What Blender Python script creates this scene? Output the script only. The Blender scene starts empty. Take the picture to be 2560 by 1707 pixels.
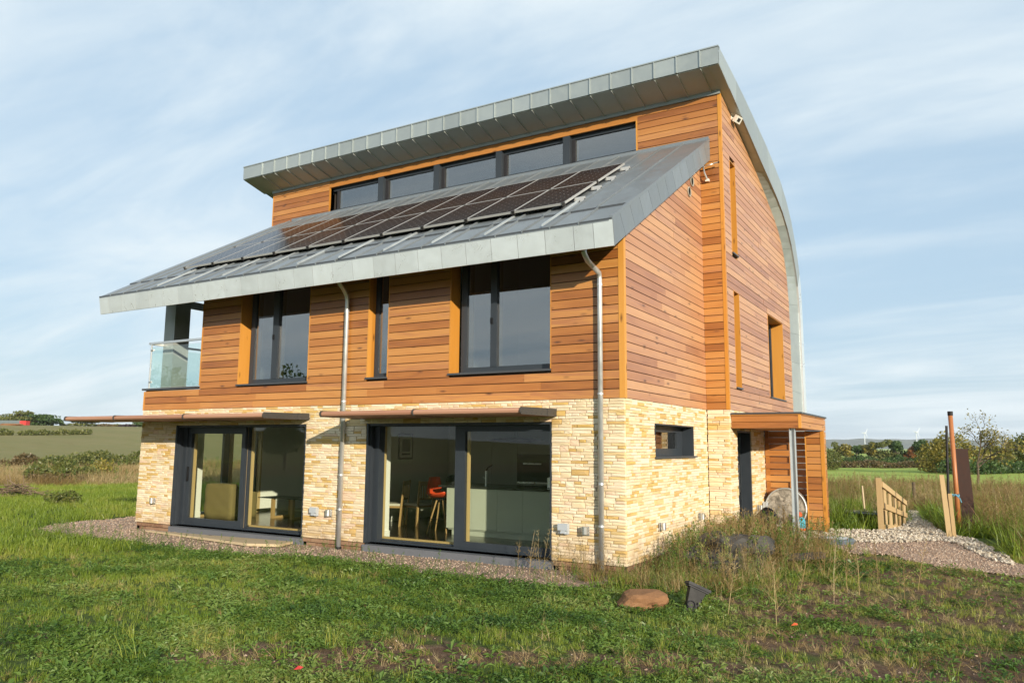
import bpy, math, random
import numpy as np
from mathutils import Vector, Matrix
random.seed(7); rng = np.random.default_rng(11)
S = bpy.context.scene; COL = S.collection
R = math.radians
# ------------------------------------------------------------------ camera
CAM = np.array([4.284, -10.495, 1.7008]); FPX = 1916.9
RT = np.array([0.86128857, 0.50805877, 0.00763465]); UP = np.array([0.06142229, -0.11901808, 0.99099041]); FW = np.array([-0.50439003, 0.85305978, 0.13371504])
cd = bpy.data.cameras.new('camera'); co = bpy.data.objects.new('camera', cd); COL.objects.link(co)
co.matrix_world = Matrix(((RT[0], UP[0], -FW[0], CAM[0]), (RT[1], UP[1], -FW[1], CAM[1]), (RT[2], UP[2], -FW[2], CAM[2]), (0, 0, 0, 1)))
cd.sensor_width = 36; cd.lens = 36*FPX/2560; cd.clip_end = 20000; cd.clip_start = .05
S.camera = co
# ------------------------------------------------------------------ sky, sun, exposure
SUN = Vector((1.26, -1.0, .43)).normalized()
W = bpy.data.worlds.new('World'); S.world = W; W.use_nodes = True
nt = W.node_tree; nt.nodes.clear()
N = nt.nodes.new; L = nt.links.new
out = N('ShaderNodeOutputWorld'); bg = N('ShaderNodeBackground'); bg.inputs[1].default_value = .09
sky = N('ShaderNodeTexSky'); sky.sky_type = 'NISHITA'; sky.sun_disc = False
sky.sun_elevation = math.asin(SUN.z); sky.sun_rotation = math.atan2(SUN.x, SUN.y)
sky.air_density = 1.1; sky.dust_density = 1.0; sky.ozone_density = 1.0
tc = N('ShaderNodeTexCoord'); sx = N('ShaderNodeSeparateXYZ'); L(tc.outputs['Generated'], sx.inputs[0])
def wm(op, a, b=None, clamp=False):
    n = N('ShaderNodeMath'); n.operation = op; n.use_clamp = clamp
    for i, v in enumerate((a, b)):
        if v is None: continue
        if isinstance(v, (int, float)): n.inputs[i].default_value = v
        else: L(v, n.inputs[i])
    return n.outputs[0]
den = wm('ADD', wm('MAXIMUM', sx.outputs[2], 0.0), .16)
cx_ = N('ShaderNodeCombineXYZ'); L(wm('DIVIDE', sx.outputs[0], den), cx_.inputs[0]); L(wm('DIVIDE', sx.outputs[1], den), cx_.inputs[1])
def cloud(scale, rot, strx, detail, dist, seed):
    mp = N('ShaderNodeMapping'); mp.inputs['Scale'].default_value = (scale*strx, scale, 1); mp.inputs['Rotation'].default_value = (0, 0, R(rot)); mp.inputs['Location'].default_value = (seed, seed*.7, 0)
    L(cx_.outputs[0], mp.inputs[0])
    t = N('ShaderNodeTexNoise'); t.inputs['Scale'].default_value = 1; t.inputs['Detail'].default_value = detail; t.inputs['Roughness'].default_value = .58; t.inputs['Distortion'].default_value = dist
    L(mp.outputs[0], t.inputs['Vector']); return t.outputs[0]
c1 = cloud(.55, 28, .55, 3, .5, 3.1); c2 = cloud(1.7, 32, .30, 9, 1.3, 7.7); c3 = cloud(5.5, 20, .30, 8, 1.0, 1.7)
cl = wm('ADD', wm('ADD', wm('MULTIPLY', c1, .62), wm('MULTIPLY', c2, .50)), wm('MULTIPLY', c3, .16))
mr = N('ShaderNodeMapRange'); mr.interpolation_type = 'SMOOTHSTEP'; L(cl, mr.inputs[0]); mr.inputs[1].default_value = .48; mr.inputs[2].default_value = .82; mr.inputs[3].default_value = .10; mr.inputs[4].default_value = .96
mx2 = N('ShaderNodeMix'); mx2.data_type = 'RGBA'; mx2.inputs[0].default_value = .72; L(sky.outputs[0], mx2.inputs[6]); mx2.inputs[7].default_value = (4.2, 6.0, 7.8, 1)
mx = N('ShaderNodeMix'); mx.data_type = 'RGBA'; L(mr.outputs[0], mx.inputs[0]); L(mx2.outputs[2], mx.inputs[6]); mx.inputs[7].default_value = (7.1, 7.9, 8.3, 1)
L(mx.outputs[2], bg.inputs[0]); L(bg.outputs[0], out.inputs[0])
sd = bpy.data.lights.new('sun', 'SUN'); sd.energy = 5.0; sd.angle = R(.55); sd.color = (1.0, .89, .72)
so = bpy.data.objects.new('sun', sd); COL.objects.link(so); so.rotation_euler = SUN.to_track_quat('Z', 'Y').to_euler(); so.location = (30, -25, 20)
S.view_settings.view_transform = 'Standard'; S.view_settings.look = 'None'; S.view_settings.exposure = .42; S.view_settings.gamma = 1; S.view_settings.use_curve_mapping = False
S.render.engine = 'CYCLES'; S.cycles.use_denoising = True; S.cycles.transparent_max_bounces = 24; S.cycles.max_bounces = 8; S.cycles.caustics_reflective = False; S.cycles.caustics_refractive = False
# ------------------------------------------------------------------ helpers
def ray(px, py):
    return FW + RT*(px-1280)/FPX - UP*(py-853.5)/FPX
def at(px, dist, py=1120.):
    """point at horizontal distance dist along the photo column px"""
    d = ray(px, py); d = d/np.hypot(d[0], d[1]); return CAM[0]+d[0]*dist, CAM[1]+d[1]*dist
def ground_at(px, py):
    d = ray(px, py); z = -.1
    for _ in range(12): t = (z-CAM[2])/d[2]; x, y = CAM[0]+d[0]*t, CAM[1]+d[1]*t; z = float(H(x, y))
    return x, y
def zat(px, py, dist):
    d = ray(px, py); return CAM[2]+d[2]/np.hypot(d[0], d[1])*dist
def project(p):
    d = np.asarray(p, float)-CAM; w = d@FW; return np.stack([1280+FPX*(d@RT)/w, 853.5-FPX*(d@UP)/w], -1)
def smooth(a, b, x):
    t = np.clip((x-a)/(b-a), 0, 1); return t*t*(3-2*t)
class MB:
    def __init__(s): s.v = []; s.f = []
    def add(s, vs, fs):
        o = len(s.v); s.v += [tuple(map(float, p)) for p in vs]; s.f += [tuple(i+o for i in f) for f in fs]; return s
    def hexa(s, p):   # 0-3 bottom ring, 4-7 top ring
        return s.add(p, [(0, 3, 2, 1), (4, 5, 6, 7), (0, 1, 5, 4), (1, 2, 6, 5), (2, 3, 7, 6), (3, 0, 4, 7)])
    def box(s, x0, x1, y0, y1, z0, z1):
        return s.hexa([(x0, y0, z0), (x1, y0, z0), (x1, y1, z0), (x0, y1, z0), (x0, y0, z1), (x1, y0, z1), (x1, y1, z1), (x0, y1, z1)])
    def tube(s, path, r, n=10, caps=True):
        path = [np.array(p, float) for p in path]; rs = r if isinstance(r, (list, tuple)) else [r]*len(path)
        rings = []; ref = None
        for i, p in enumerate(path):
            t = path[min(i+1, len(path)-1)]-path[max(i-1, 0)]; t /= np.linalg.norm(t)+1e-9
            if ref is None:
                ref = np.array([0, 0, 1.]) if abs(t[2]) < .9 else np.array([1., 0, 0])
            a = np.cross(ref, t); a /= np.linalg.norm(a)+1e-9; b = np.cross(t, a); ref = b if abs(np.dot(b, t)) < .9 else ref
            rings.append([p+rs[i]*(math.cos(q)*a+math.sin(q)*b) for q in np.linspace(0, 2*math.pi, n, endpoint=False)])
        vs = [q for ring in rings for q in ring]; fs = []
        for i in range(len(path)-1):
            for j in range(n): fs.append((i*n+j, i*n+(j+1) % n, (i+1)*n+(j+1) % n, (i+1)*n+j))
        if caps: fs.append(tuple(range(n-1, -1, -1))); fs.append(tuple((len(path)-1)*n+j for j in range(n)))
        return s.add(vs, fs)
    def lathe(s, c, prof, n=16, axis='z'):
        vs = []; fs = []
        for r, h in prof:
            for j in range(n):
                a = 2*math.pi*j/n; u, w = r*math.cos(a), r*math.sin(a)
                vs.append((c[0]+u, c[1]+w, c[2]+h) if axis == 'z' else ((c[0]+u, c[1]+h, c[2]+w) if axis == 'y' else (c[0]+h, c[1]+u, c[2]+w)))
        for i in range(len(prof)-1):
            for j in range(n): fs.append((i*n+j, i*n+(j+1) % n, (i+1)*n+(j+1) % n, (i+1)*n+j))
        fs.append(tuple(range(n))); fs.append(tuple((len(prof)-1)*n+j for j in range(n)))
        return s.add(vs, fs)
    def mesh(s, name):
        m = bpy.data.meshes.new(name); m.from_pydata(s.v, [], s.f); m.update(); return m
    def build(s, name, mat, parent=None, loc=None, smooth_=False):
        return link(name, s.mesh(name), mat, parent, loc, smooth_)
def link(name, me, mat, parent=None, loc=None, smooth_=False):
    if mat is not None and not me.materials: me.materials.append(mat)
    if smooth_:
        for p in me.polygons: p.use_smooth = True
    o = bpy.data.objects.new(name, me); COL.objects.link(o)
    if parent is not None: o.parent = parent
    if loc is not None: o.location = loc
    return o
def fixnormals(o):
    import bmesh
    b = bmesh.new(); b.from_mesh(o.data); bmesh.ops.recalc_face_normals(b, faces=b.faces); b.to_mesh(o.data); b.free(); return o
def tag(o, label=None, cat=None, group=None, kind=None):
    for k, v in (('label', label), ('category', cat), ('group', group), ('kind', kind)):
        if v: o[k] = v
    return o
def empty(name, loc=(0, 0, 0), rz=0, label=None, cat=None, group=None):
    o = bpy.data.objects.new(name, None); COL.objects.link(o); o.location = loc; o.rotation_euler = (0, 0, rz); o.empty_display_size = .2
    return tag(o, label, cat, group)
def kids(o): return [c for c in bpy.data.objects if c.parent == o]
def copy_tree(o, parent=None):
    c = o.copy(); COL.objects.link(c)
    if parent is not None: c.parent = parent
    for ch in list(o.children): copy_tree(ch, c)
    return c
# ------------------------------------------------------------------ materials
class NB:
    def __init__(s, name):
        s.m = bpy.data.materials.new(name); s.m.use_nodes = True; s.t = s.m.node_tree; s.t.nodes.clear()
        s.o = s.n('ShaderNodeOutputMaterial'); s.b = s.n('ShaderNodeBsdfPrincipled'); s.l(s.b.outputs[0], s.o.inputs[0])
    def n(s, t): return s.t.nodes.new(t)
    def l(s, a, b): s.t.links.new(a, b)
    def put(s, inp, v):
        if isinstance(v, (int, float)): inp.default_value = v
        elif isinstance(v, tuple): inp.default_value = v if len(v) == 4 or inp.type == 'VECTOR' else (*v, 1)
        else: s.l(v, inp)
    def math(s, op, a, b=0., clamp=False):
        n = s.n('ShaderNodeMath'); n.operation = op; n.use_clamp = clamp; s.put(n.inputs[0], a); s.put(n.inputs[1], b); return n.outputs[0]
    def pos(s): return s.n('ShaderNodeNewGeometry').outputs['Position']
    def obj(s): return s.n('ShaderNodeTexCoord').outputs['Object']
    def rnd(s):
        a = s.n('ShaderNodeObjectInfo').outputs['Random']; b = s.n('ShaderNodeNewGeometry').outputs['Random Per Island']
        return s.math('FRACT', s.math('ADD', a, b))
    def vmap(s, v, scale, off=None):
        m = s.n('ShaderNodeMapping'); s.l(v, m.inputs[0]); m.inputs['Scale'].default_value = scale
        if off is not None: s.l(off, m.inputs['Location'])
        return m.outputs[0]
    def noise(s, v, scale=1., detail=4, rough=.55, dist=0):
        t = s.n('ShaderNodeTexNoise'); s.l(v, t.inputs['Vector']); t.inputs['Scale'].default_value = scale; t.inputs['Detail'].default_value = detail; t.inputs['Roughness'].default_value = rough; t.inputs['Distortion'].default_value = dist; return t.outputs[0]
    def voro(s, v, scale=1., feature='F1'):
        t = s.n('ShaderNodeTexVoronoi'); t.feature = feature; s.l(v, t.inputs['Vector']); t.inputs['Scale'].default_value = scale; return t
    def ramp(s, f, stops, interp='LINEAR'):
        r = s.n('ShaderNodeValToRGB'); r.color_ramp.interpolation = interp; e = r.color_ramp.elements
        while len(e) > 1: e.remove(e[-1])
        for i, (p, c) in enumerate(stops):
            x = e[0] if i == 0 else e.new(p)
            x.position = p; x.color = (*c, 1)
        s.l(f, r.inputs[0]); return r.outputs[0]
    def rng(s, f, a, b, c=0., d=1.):
        m = s.n('ShaderNodeMapRange'); s.put(m.inputs[0], f); m.inputs[1].default_value = a; m.inputs[2].default_value = b; m.inputs[3].default_value = c; m.inputs[4].default_value = d; return m.outputs[0]
    def mix(s, f, a, b, mode='MIX'):
        m = s.n('ShaderNodeMix'); m.data_type = 'RGBA'; m.blend_type = mode; s.put(m.inputs[0], f); s.put(m.inputs[6], a); s.put(m.inputs[7], b); return m.outputs[2]
    def bump(s, h, strength=.3, dist=.01):
        b = s.n('ShaderNodeBump'); b.inputs['Strength'].default_value = strength; b.inputs['Distance'].default_value = dist; s.l(h, b.inputs['Height']); s.l(b.outputs[0], s.b.inputs['Normal'])
    def fin(s, col, rough=.6, metal=0., spec=.5):
        s.put(s.b.inputs['Base Color'], col); s.put(s.b.inputs['Roughness'], rough); s.put(s.b.inputs['Metallic'], metal); s.b.inputs['Specular IOR Level'].default_value = spec; return s.m
def plain(name, col, rough=.6, metal=0., var=.12, scale=6., spec=.5):
    k = NB(name); n = k.noise(k.pos(), scale, 5)
    c = k.mix(n, tuple(x*(1-var) for x in col), tuple(min(1, x*(1+var)) for x in col))
    return k.fin(c, k.rng(n, .3, .7, max(.03, rough-.06), min(1, rough+.06)), metal, spec)
def wood(name, stops, vertical=False, rough=.5, knots=True, spec=.4):
    k = NB(name); r = k.rnd(); cb = k.n('ShaderNodeCombineXYZ')
    k.l(k.math('MULTIPLY', r, 37.), cb.inputs[0]); k.l(k.math('MULTIPLY', r, 91.), cb.inputs[2])
    p = k.pos(); sc = (55, 55, 1.6) if vertical else (1.6, 1.6, 55)
    g = k.noise(k.vmap(p, sc, cb.outputs[0]), 1., 6, .6, .6)
    sc2 = (9, 9, .5) if vertical else (.7, .7, 7)
    g2 = k.noise(k.vmap(p, sc2, cb.outputs[0]), 1., 3, .5, 1.2)
    f = k.math('ADD', k.math('ADD', k.math('MULTIPLY', r, .58), -.06), k.math('ADD', k.math('MULTIPLY', g, .36), k.math('MULTIPLY', g2, .46)))
    c = k.ramp(f, stops)
    if knots:
        sc3 = (7, 7, 2.2) if vertical else (2.2, 2.2, 7)
        v = k.voro(k.vmap(p, sc3, cb.outputs[0]), 1.)
        kn = k.rng(v.outputs['Distance'], .04, .20, 1., 0.)
        sp = k.n('ShaderNodeSeparateColor'); k.l(v.outputs['Color'], sp.inputs[0])
        kn = k.math('MULTIPLY', kn, k.math('GREATER_THAN', sp.outputs[0], .58))
        c = k.mix(k.math('MULTIPLY', kn, .85), c, (.06, .018, .006))
    k.bump(g, .12, .004)
    return k.fin(c, k.rng(g, .3, .7, rough-.08, rough+.1), 0, spec)
M = {}
M['cedar'] = wood('cedar', [(.10, (.12, .035, .008)), (.28, (.22, .072, .015)), (.46, (.325, .118, .023)), (.64, (.41, .165, .036)), (.82, (.49, .225, .058)), (.97, (.36, .145, .050))], spec=.75, rough=.44)
M['cedar_side'] = wood('cedar_pinkish', [(.10, (.17, .066, .032)), (.28, (.27, .112, .055)), (.46, (.37, .168, .080)), (.64, (.44, .215, .102)), (.82, (.51, .27, .125)), (.97, (.38, .19, .11))], spec=.85, rough=.40)  # paler, pinker cedar tone for the east-facing boards
M['cedar_trim'] = wood('cedar_trim', [(.15, (.40, .160, .022)), (.5, (.50, .215, .032)), (.9, (.56, .26, .050))], True)
M['cedar_cross'] = wood('cedar_head', [(.15, (.28, .10, .020)), (.5, (.38, .15, .030)), (.9, (.46, .20, .048))])
M['awning_wood'] = wood('awning_timber', [(.2, (.27, .125, .075)), (.5, (.37, .19, .12)), (.9, (.44, .25, .165))], rough=.6, knots=False)
M['fence_wood'] = wood('sawn_softwood', [(.2, (.27, .17, .075)), (.5, (.36, .24, .11)), (.9, (.43, .31, .16))], True, .75)
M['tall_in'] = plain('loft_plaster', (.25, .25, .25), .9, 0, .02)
M['pine'] = wood('pine_lining', [(.2, (.45, .30, .12)), (.9, (.58, .42, .20))], True, .5, False)
M['oak'] = wood('oak_furniture', [(.2, (.34, .20, .07)), (.9, (.46, .30, .13))], True, .5, False)
def stone():
    k = NB('split_face_stone'); r = k.rnd(); p = k.pos()
    c = k.ramp(r, [(0, (.66, .54, .36)), (.18, (.74, .64, .47)), (.32, (.62, .47, .25)), (.42, (.72, .61, .46)), (.55, (.56, .37, .12)), (.63, (.69, .57, .38)), (.74, (.60, .44, .20)), (.82, (.68, .51, .37)), (.90, (.50, .33, .12)), (.94, (.74, .62, .45))], 'CONSTANT')
    n = k.noise(p, 9, 6, .65); n2 = k.noise(k.vmap(p, (4, 4, 22)), 1., 4)
    c = k.mix(k.rng(n, .38, .8, 0, .3), c, (.52, .36, .17)); c = k.mix(k.rng(n2, .5, .8, 0, .3), c, (.70, .59, .44))
    sz = k.n('ShaderNodeSeparateXYZ'); k.l(p, sz.inputs[0]); dirt = k.math('MULTIPLY', k.rng(sz.outputs[2], .0, .55, .8, 0.), k.rng(k.noise(p, 3., 5), .35, .7, .15, 1.)); c = k.mix(dirt, c, (.30, .19, .095))
    k.bump(k.noise(p, 40, 6, .7), .35, .010)
    return k.fin(c, .85, 0, .25)
M['stone'] = stone()
def zinc(name, base, metal=.55, rough=.42, streak=.25):
    k = NB(name); r = k.rnd(); p = k.pos()
    n = k.noise(p, 3.2, 6, .62, .8); n2 = k.noise(k.vmap(p, (5, 5, 1.2)), 1., 5, .6)
    f = k.math('ADD', k.math('MULTIPLY', n, .5), k.math('ADD', k.math('MULTIPLY', r, .35), k.math('MULTIPLY', n2, streak)))
    lo = tuple(x*.80 for x in base); hi = tuple(min(1, x*1.17) for x in base)
    c = k.ramp(f, [(.2, lo), (.55, base), (.9, hi)])
    k.bump(k.noise(p, 1.8, 3), .16, .05)
    return k.fin(c, k.rng(n, .3, .7, rough-.1, rough+.12), metal, .5)
M['zinc'] = zinc('zinc_fascia', (.64, .69, .71), .45, .33)
M['zinc_roof'] = zinc('zinc_roof', (.205, .23, .25), .35, .40)
M['zinc_patina'] = zinc('zinc_weathered', (.33, .37, .375), .45, .45)
M['zinc_soffit'] = zinc('zinc_soffit', (.40, .43, .415), .3, .5)
M['galv'] = zinc('galvanised_steel', (.55, .57, .58), .7, .42)
def galv_pole():
    return zinc('galvanised_post', (.46, .50, .52), .5, .5)
M['galv_post'] = galv_pole()
M['anthracite'] = plain('anthracite_aluminium', (.026, .033, .042), .42)
M['dark_metal'] = plain('dark_steel_plate', (.055, .052, .050), .5, .2)
M['sill'] = plain('dark_sill', (.050, .055, .062), .45)
M['threshold'] = plain('blue_grey_threshold', (.115, .12, .135), .8)
M['backing'] = plain('breather_membrane', (.03, .022, .016), .9)
M['mortar'] = plain('stone_backing', (.36, .26, .14), .95)
M['white'] = plain('white_plaster', (.82, .82, .77), .9, 0, .03)
M['floor_in'] = plain('polished_concrete', (.055, .045, .038), .18, 0, .25, 14)
M['unit'] = plain('sage_kitchen_front', (.50, .53, .45), .45, 0, .03)
M['worktop'] = plain('dark_worktop', (.03, .032, .03), .2)
M['black'] = plain('black_plastic', (.007, .007, .008), .55, spec=.3)
M['blackgrey'] = plain('dark_grey_plastic', (.022, .022, .026), .6, spec=.3)
M['silver'] = plain('silver_frame', (.46, .46, .45), .45, .4, .05)
M['chrome'] = plain('brushed_steel', (.66, .66, .65), .3, .85, .05)
M['greybox'] = plain('grey_socket_plastic', (.38, .41, .44), .5, 0, .05)
M['whiteplastic'] = plain('white_plastic', (.72, .70, .64), .5, 0, .05)
M['orange'] = plain('orange_plastic', (.62, .10, .025), .4)
M['red_seat'] = plain('red_shell', (.72, .075, .02), .38, 0, .05)
M['blue'] = plain('blue_plastic', (.03, .38, .55), .4)
M['olive'] = plain('olive_fabric', (.20, .155, .06), .95)
M['orange_pipe'] = plain('orange_pipe', (.36, .135, .045), .45, 0, .1)
M['rust'] = plain('rusty_steel', (.042, .019, .013), .85, 0, .45, 9)
M['concrete'] = plain('pale_concrete', (.36, .33, .28), .9, 0, .2)
M['tarp'] = plain('grey_tarpaulin', (.05, .046, .04), .75, 0, .3)
M['slate'] = plain('slate_roof', (.07, .075, .09), .8)
M['render'] = plain('pink_render', (.45, .28, .20), .9)
M['cream'] = plain('cream_seat', (.62, .58, .48), .9)
M['rope'] = plain('blue_rope', (.10, .30, .42), .8)
M['redpaint'] = plain('red_container_paint', (.50, .035, .03), .6)
M['shed'] = plain('grey_sheeting', (.11, .14, .15), .7)
M['turbine'] = plain('turbine_white', (.58, .62, .66), .5, 0, .02)
M['picture'] = plain('picture_print', (.16, .16, .15), .5)
M['slab'] = wood('pale_plank', [(.2, (.42, .32, .19)), (.9, (.55, .44, .29))], False, .85, True)
def brick():
    k = NB('plinth_brick'); r = k.rnd(); p = k.pos(); n = k.noise(p, 20, 5)
    c = k.ramp(r, [(0, (.16, .085, .05)), (.5, (.22, .12, .075)), (1, (.26, .16, .10))]); c = k.mix(k.rng(n, .4, .7, 0, .5), c, (.30, .21, .13)); k.bump(n, .4, .006)
    return k.fin(c, .95, 0, .2)
M['brick'] = brick()
def glass(name, tint=(.80, .86, .80), ior=1.62):
    k = NB(name); k.t.nodes.remove(k.b)
    tr = k.n('ShaderNodeBsdfTransparent'); tr.inputs[0].default_value = (*tint, 1); gl = k.n('ShaderNodeBsdfGlossy'); gl.inputs['Roughness'].default_value = .0; gl.inputs[0].default_value = (1, 1, 1, 1)
    fr = k.n('ShaderNodeFresnel'); k.l(k.rng(k.n('ShaderNodeNewGeometry').outputs['Backfacing'], 0, 1, ior, 1/ior), fr.inputs[0]); mxs = k.n('ShaderNodeMixShader'); k.l(fr.outputs[0], mxs.inputs[0]); k.l(tr.outputs[0], mxs.inputs[1]); k.l(gl.outputs[0], mxs.inputs[2]); k.l(mxs.outputs[0], k.o.inputs[0]); return k.m
M['glass'] = glass('door_glass', (.92, .94, .90), 1.42)
M['glass_up'] = glass('coated_glass', (.52, .55, .55), 2.65)
M['glass_rail'] = glass('balustrade_glass', (.90, .955, .94), 1.5)
def solar():
    k = NB('solar_cells'); o = k.obj(); s_ = k.n('ShaderNodeSeparateXYZ'); k.l(o, s_.inputs[0])
    def grid(ax, n, L_, w):
        u = k.math('FRACT', k.math('MULTIPLY', s_.outputs[ax], n/L_)); d = k.math('ABSOLUTE', k.math('SUBTRACT', u, .5)); return u, d, k.math('GREATER_THAN', d, .5-w)
    ux, dx, gx = grid(0, 6, .88, .012); uy, dy, gy = grid(1, 9, 1.43, .012)
    line = k.math('MAXIMUM', gx, gy); corner = k.math('GREATER_THAN', k.math('ADD', dx, dy), .90)
    bus = k.math('GREATER_THAN', k.math('ABSOLUTE', k.math('SUBTRACT', k.math('FRACT', k.math('MULTIPLY', ux, 3.)), .5)), .475)
    c = k.mix(line, (.016, .012, .013), (.075, .068, .066)); c = k.mix(k.math('MULTIPLY', bus, .5), c, (.10, .085, .08)); c = k.mix(corner, c, (.34, .32, .31))
    return k.fin(c, .20, 0, .06)
M['solar'] = solar()
def tankmat():
    k = NB('mottled_galvanised_tank'); p = k.pos(); n = k.noise(p, 4.5, 7, .7, 1.2); n2 = k.noise(p, 22, 4)
    c = k.ramp(k.math('ADD', k.math('MULTIPLY', n, .8), k.math('MULTIPLY', n2, .2)), [(.32, (.06, .055, .045)), (.47, (.20, .18, .15)), (.58, (.42, .38, .32)), (.8, (.55, .50, .43))])
    k.bump(n, .3, .02); return k.fin(c, .7, .15, .4)
M['tank'] = tankmat()
def rockmat(name, a, b):
    k = NB(name); p = k.pos(); n = k.noise(p, 7, 7, .7); c = k.mix(n, a, b); k.bump(k.noise(p, 30, 6, .7), .6, .02); return k.fin(c, .95, 0, .2)
M['rock'] = rockmat('sandstone_rock', (.13, .065, .032), (.30, .16, .08)); M['pebble'] = rockmat('pebbles', (.26, .22, .18), (.55, .48, .40))
def leafmat(name, cols, inst=True, trans=.35):
    k = NB(name); k.t.nodes.remove(k.b)
    if inst:
        a = k.n('ShaderNodeAttribute'); a.attribute_type = 'INSTANCER'; a.attribute_name = 'tint'; f = a.outputs['Fac']
        r = k.n('ShaderNodeNewGeometry').outputs['Random Per Island']; f = k.math('ADD', f, k.math('MULTIPLY', k.math('SUBTRACT', r, .5), .28))
    else:
        r = k.n('ShaderNodeNewGeometry').outputs['Random Per Island']; n = k.noise(k.pos(), .6, 4); f = k.math('ADD', k.math('MULTIPLY', r, .5), k.math('MULTIPLY', n, .5))
    st = [(i/(len(cols)-1), c) for i, c in enumerate(cols)]; c = k.ramp(f, st)
    d = k.n('ShaderNodeBsdfDiffuse'); t = k.n('ShaderNodeBsdfTranslucent'); k.l(c, d.inputs[0]); k.l(c, t.inputs[0]); g = k.n('ShaderNodeBsdfGlossy'); g.inputs['Roughness'].default_value = .45; g.inputs[0].default_value = (.5, .5, .5, 1)
    m1 = k.n('ShaderNodeMixShader'); m1.inputs[0].default_value = trans; k.l(d.outputs[0], m1.inputs[1]); k.l(t.outputs[0], m1.inputs[2])
    m2 = k.n('ShaderNodeMixShader'); m2.inputs[0].default_value = .05; k.l(m1.outputs[0], m2.inputs[1]); k.l(g.outputs[0], m2.inputs[2]); k.l(m2.outputs[0], k.o.inputs[0]); return k.m
M['grass'] = leafmat('grass_blades', [(.068, .118, .014), (.135, .205, .020), (.205, .275, .030), (.31, .32, .06), (.44, .36, .16)])
M['weed'] = leafmat('weed_leaves', [(.042, .095, .018), (.090, .165, .027), (.14, .22, .038), (.22, .265, .075), (.34, .30, .09)])
M['dry'] = leafmat('dry_stalks', [(.13, .085, .03), (.22, .15, .055), (.31, .22, .09), (.42, .33, .17), (.25, .24, .07)], trans=.2)
M['bark'] = plain('bark', (.10, .075, .05), .9, 0, .3, 12)
def pebblemat(name, cols):
    k = NB(name); a = k.n('ShaderNodeAttribute'); a.attribute_type = 'INSTANCER'; a.attribute_name = 'tint'; c = k.ramp(a.outputs['Fac'], [(i/(len(cols)-1), c) for i, c in enumerate(cols)]); return k.fin(c, .9, 0, .25)
# ------------------------------------------------------------------ terrain
def lowfreq(x, y):
    return (np.sin(x*.9+1.3*np.sin(y*.7))*np.cos(y*1.1+.8*np.sin(x*.5+2))+.6*np.sin(x*2.3+y*1.7+1)*np.cos(y*2.9-x*.8))/1.6
def H(x, y):
    x = np.asarray(x, float); y = np.asarray(y, float)
    h = -.15+.17*smooth(-1.8, -5.5, y)*smooth(-14, -2, x)+.09*smooth(2.5, 6, y)*smooth(-2, .8, x)
    nearh = (x > -13) & (x < 2.2) & (y > -1.8) & (y < 11.5)
    h = h+np.where(nearh, .0, .03)*lowfreq(x*1.3, y*1.3)*smooth(0, 2, np.hypot(np.maximum(np.abs(x+5.5)-7, 0), np.maximum(np.abs(y-5)-6.5, 0)))
    dx, dy = x-CAM[0], y-CAM[1]; d = np.hypot(dx, dy); az = np.degrees(np.arctan2(-dx, dy))
    wl = smooth(22, 46, az)*smooth(175, 120, az)
    h = h+wl*(-.25*smooth(20, 50, d)+6.2*smooth(62, 240, d))
    h = h-(1-wl)*(1.0*smooth(70, 160, d)+.5*smooth(160, 400, d))
    return h
def build_ground():
    cx, cy = 1.5, -5.0
    base = math.atan2(FW[1], FW[0])
    ang = np.unique(np.round(np.concatenate([np.arange(-44, 44, .4), np.arange(44, 316, 4.)]), 3)); A = base+np.radians(ang); na = len(A)
    r = [0.0, .35]
    while r[-1] < 9000: r.append(r[-1]*1.042+.02)
    r = np.array(r); RR, AA = np.meshgrid(r, A, indexing='ij'); X = cx+RR*np.cos(AA); Y = cy+RR*np.sin(AA); Z = H(X, Y)
    V = np.stack([X, Y, Z], -1).reshape(-1, 3); i, j = np.meshgrid(np.arange(len(r)-1), np.arange(na), indexing='ij'); j2 = (j+1) % na
    F = np.stack([i*na+j, (i+1)*na+j, (i+1)*na+j2, i*na+j2], -1).reshape(-1, 4)
    me = bpy.data.meshes.new('ground'); me.from_pydata(V.tolist(), [], F.tolist()); me.update()
    # soil / straw / field weights
    x, y = V[:, 0], V[:, 1]
    ca = me.color_attributes.new('zone', 'FLOAT_COLOR', 'POINT'); cdat = np.ones((len(V), 4), np.float32)
    cdat[:, 0] = soil(x, y); cdat[:, 1] = straw(x, y); cdat[:, 2] = field(x, y); ca.data.foreach_set('color', cdat.ravel())
    for p in me.polygons: p.use_smooth = True
    return me
def soil(x, y):
    n = lowfreq(x*1.7+3, y*2.2)+.6*lowfreq(x*4.1, y*4.7+2)
    band = np.exp(-((y+4.86-.62*(x-1.4))/.50)**2)*smooth(-2.4, -.6, x)*1.55
    right = .95*smooth(1.0, 2.6, x)*smooth(-4.2, -2.6, y)*smooth(5.5, 3.5, y)
    w = smooth(.22, .68, n+band+right-.36)
    return w*((x > -3.5) & (y < 6) & (x < 9) & (y > -9))
def straw(x, y):
    d = np.hypot(x-CAM[0], y-CAM[1]); az = np.degrees(np.arctan2(-(x-CAM[0]), y-CAM[1]))
    left = smooth(30, 45, az)*smooth(38, 42, d)*smooth(78, 70, d)
    right = smooth(25, 15, az)*smooth(19, 23, d)*smooth(42, 36, d)
    return np.clip(left+right+.25*smooth(.3, .9, lowfreq(x*.8, y*.9)), 0, 1)
def field(x, y):   # 0 lawn, .5 bright meadow, 1 brown-green arable
    d = np.hypot(x-CAM[0], y-CAM[1]); az = np.degrees(np.arctan2(-(x-CAM[0]), y-CAM[1]))
    f = np.where(az > 25, smooth(70, 80, d)*1.0, smooth(38, 44, d)*.5)
    return f
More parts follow.
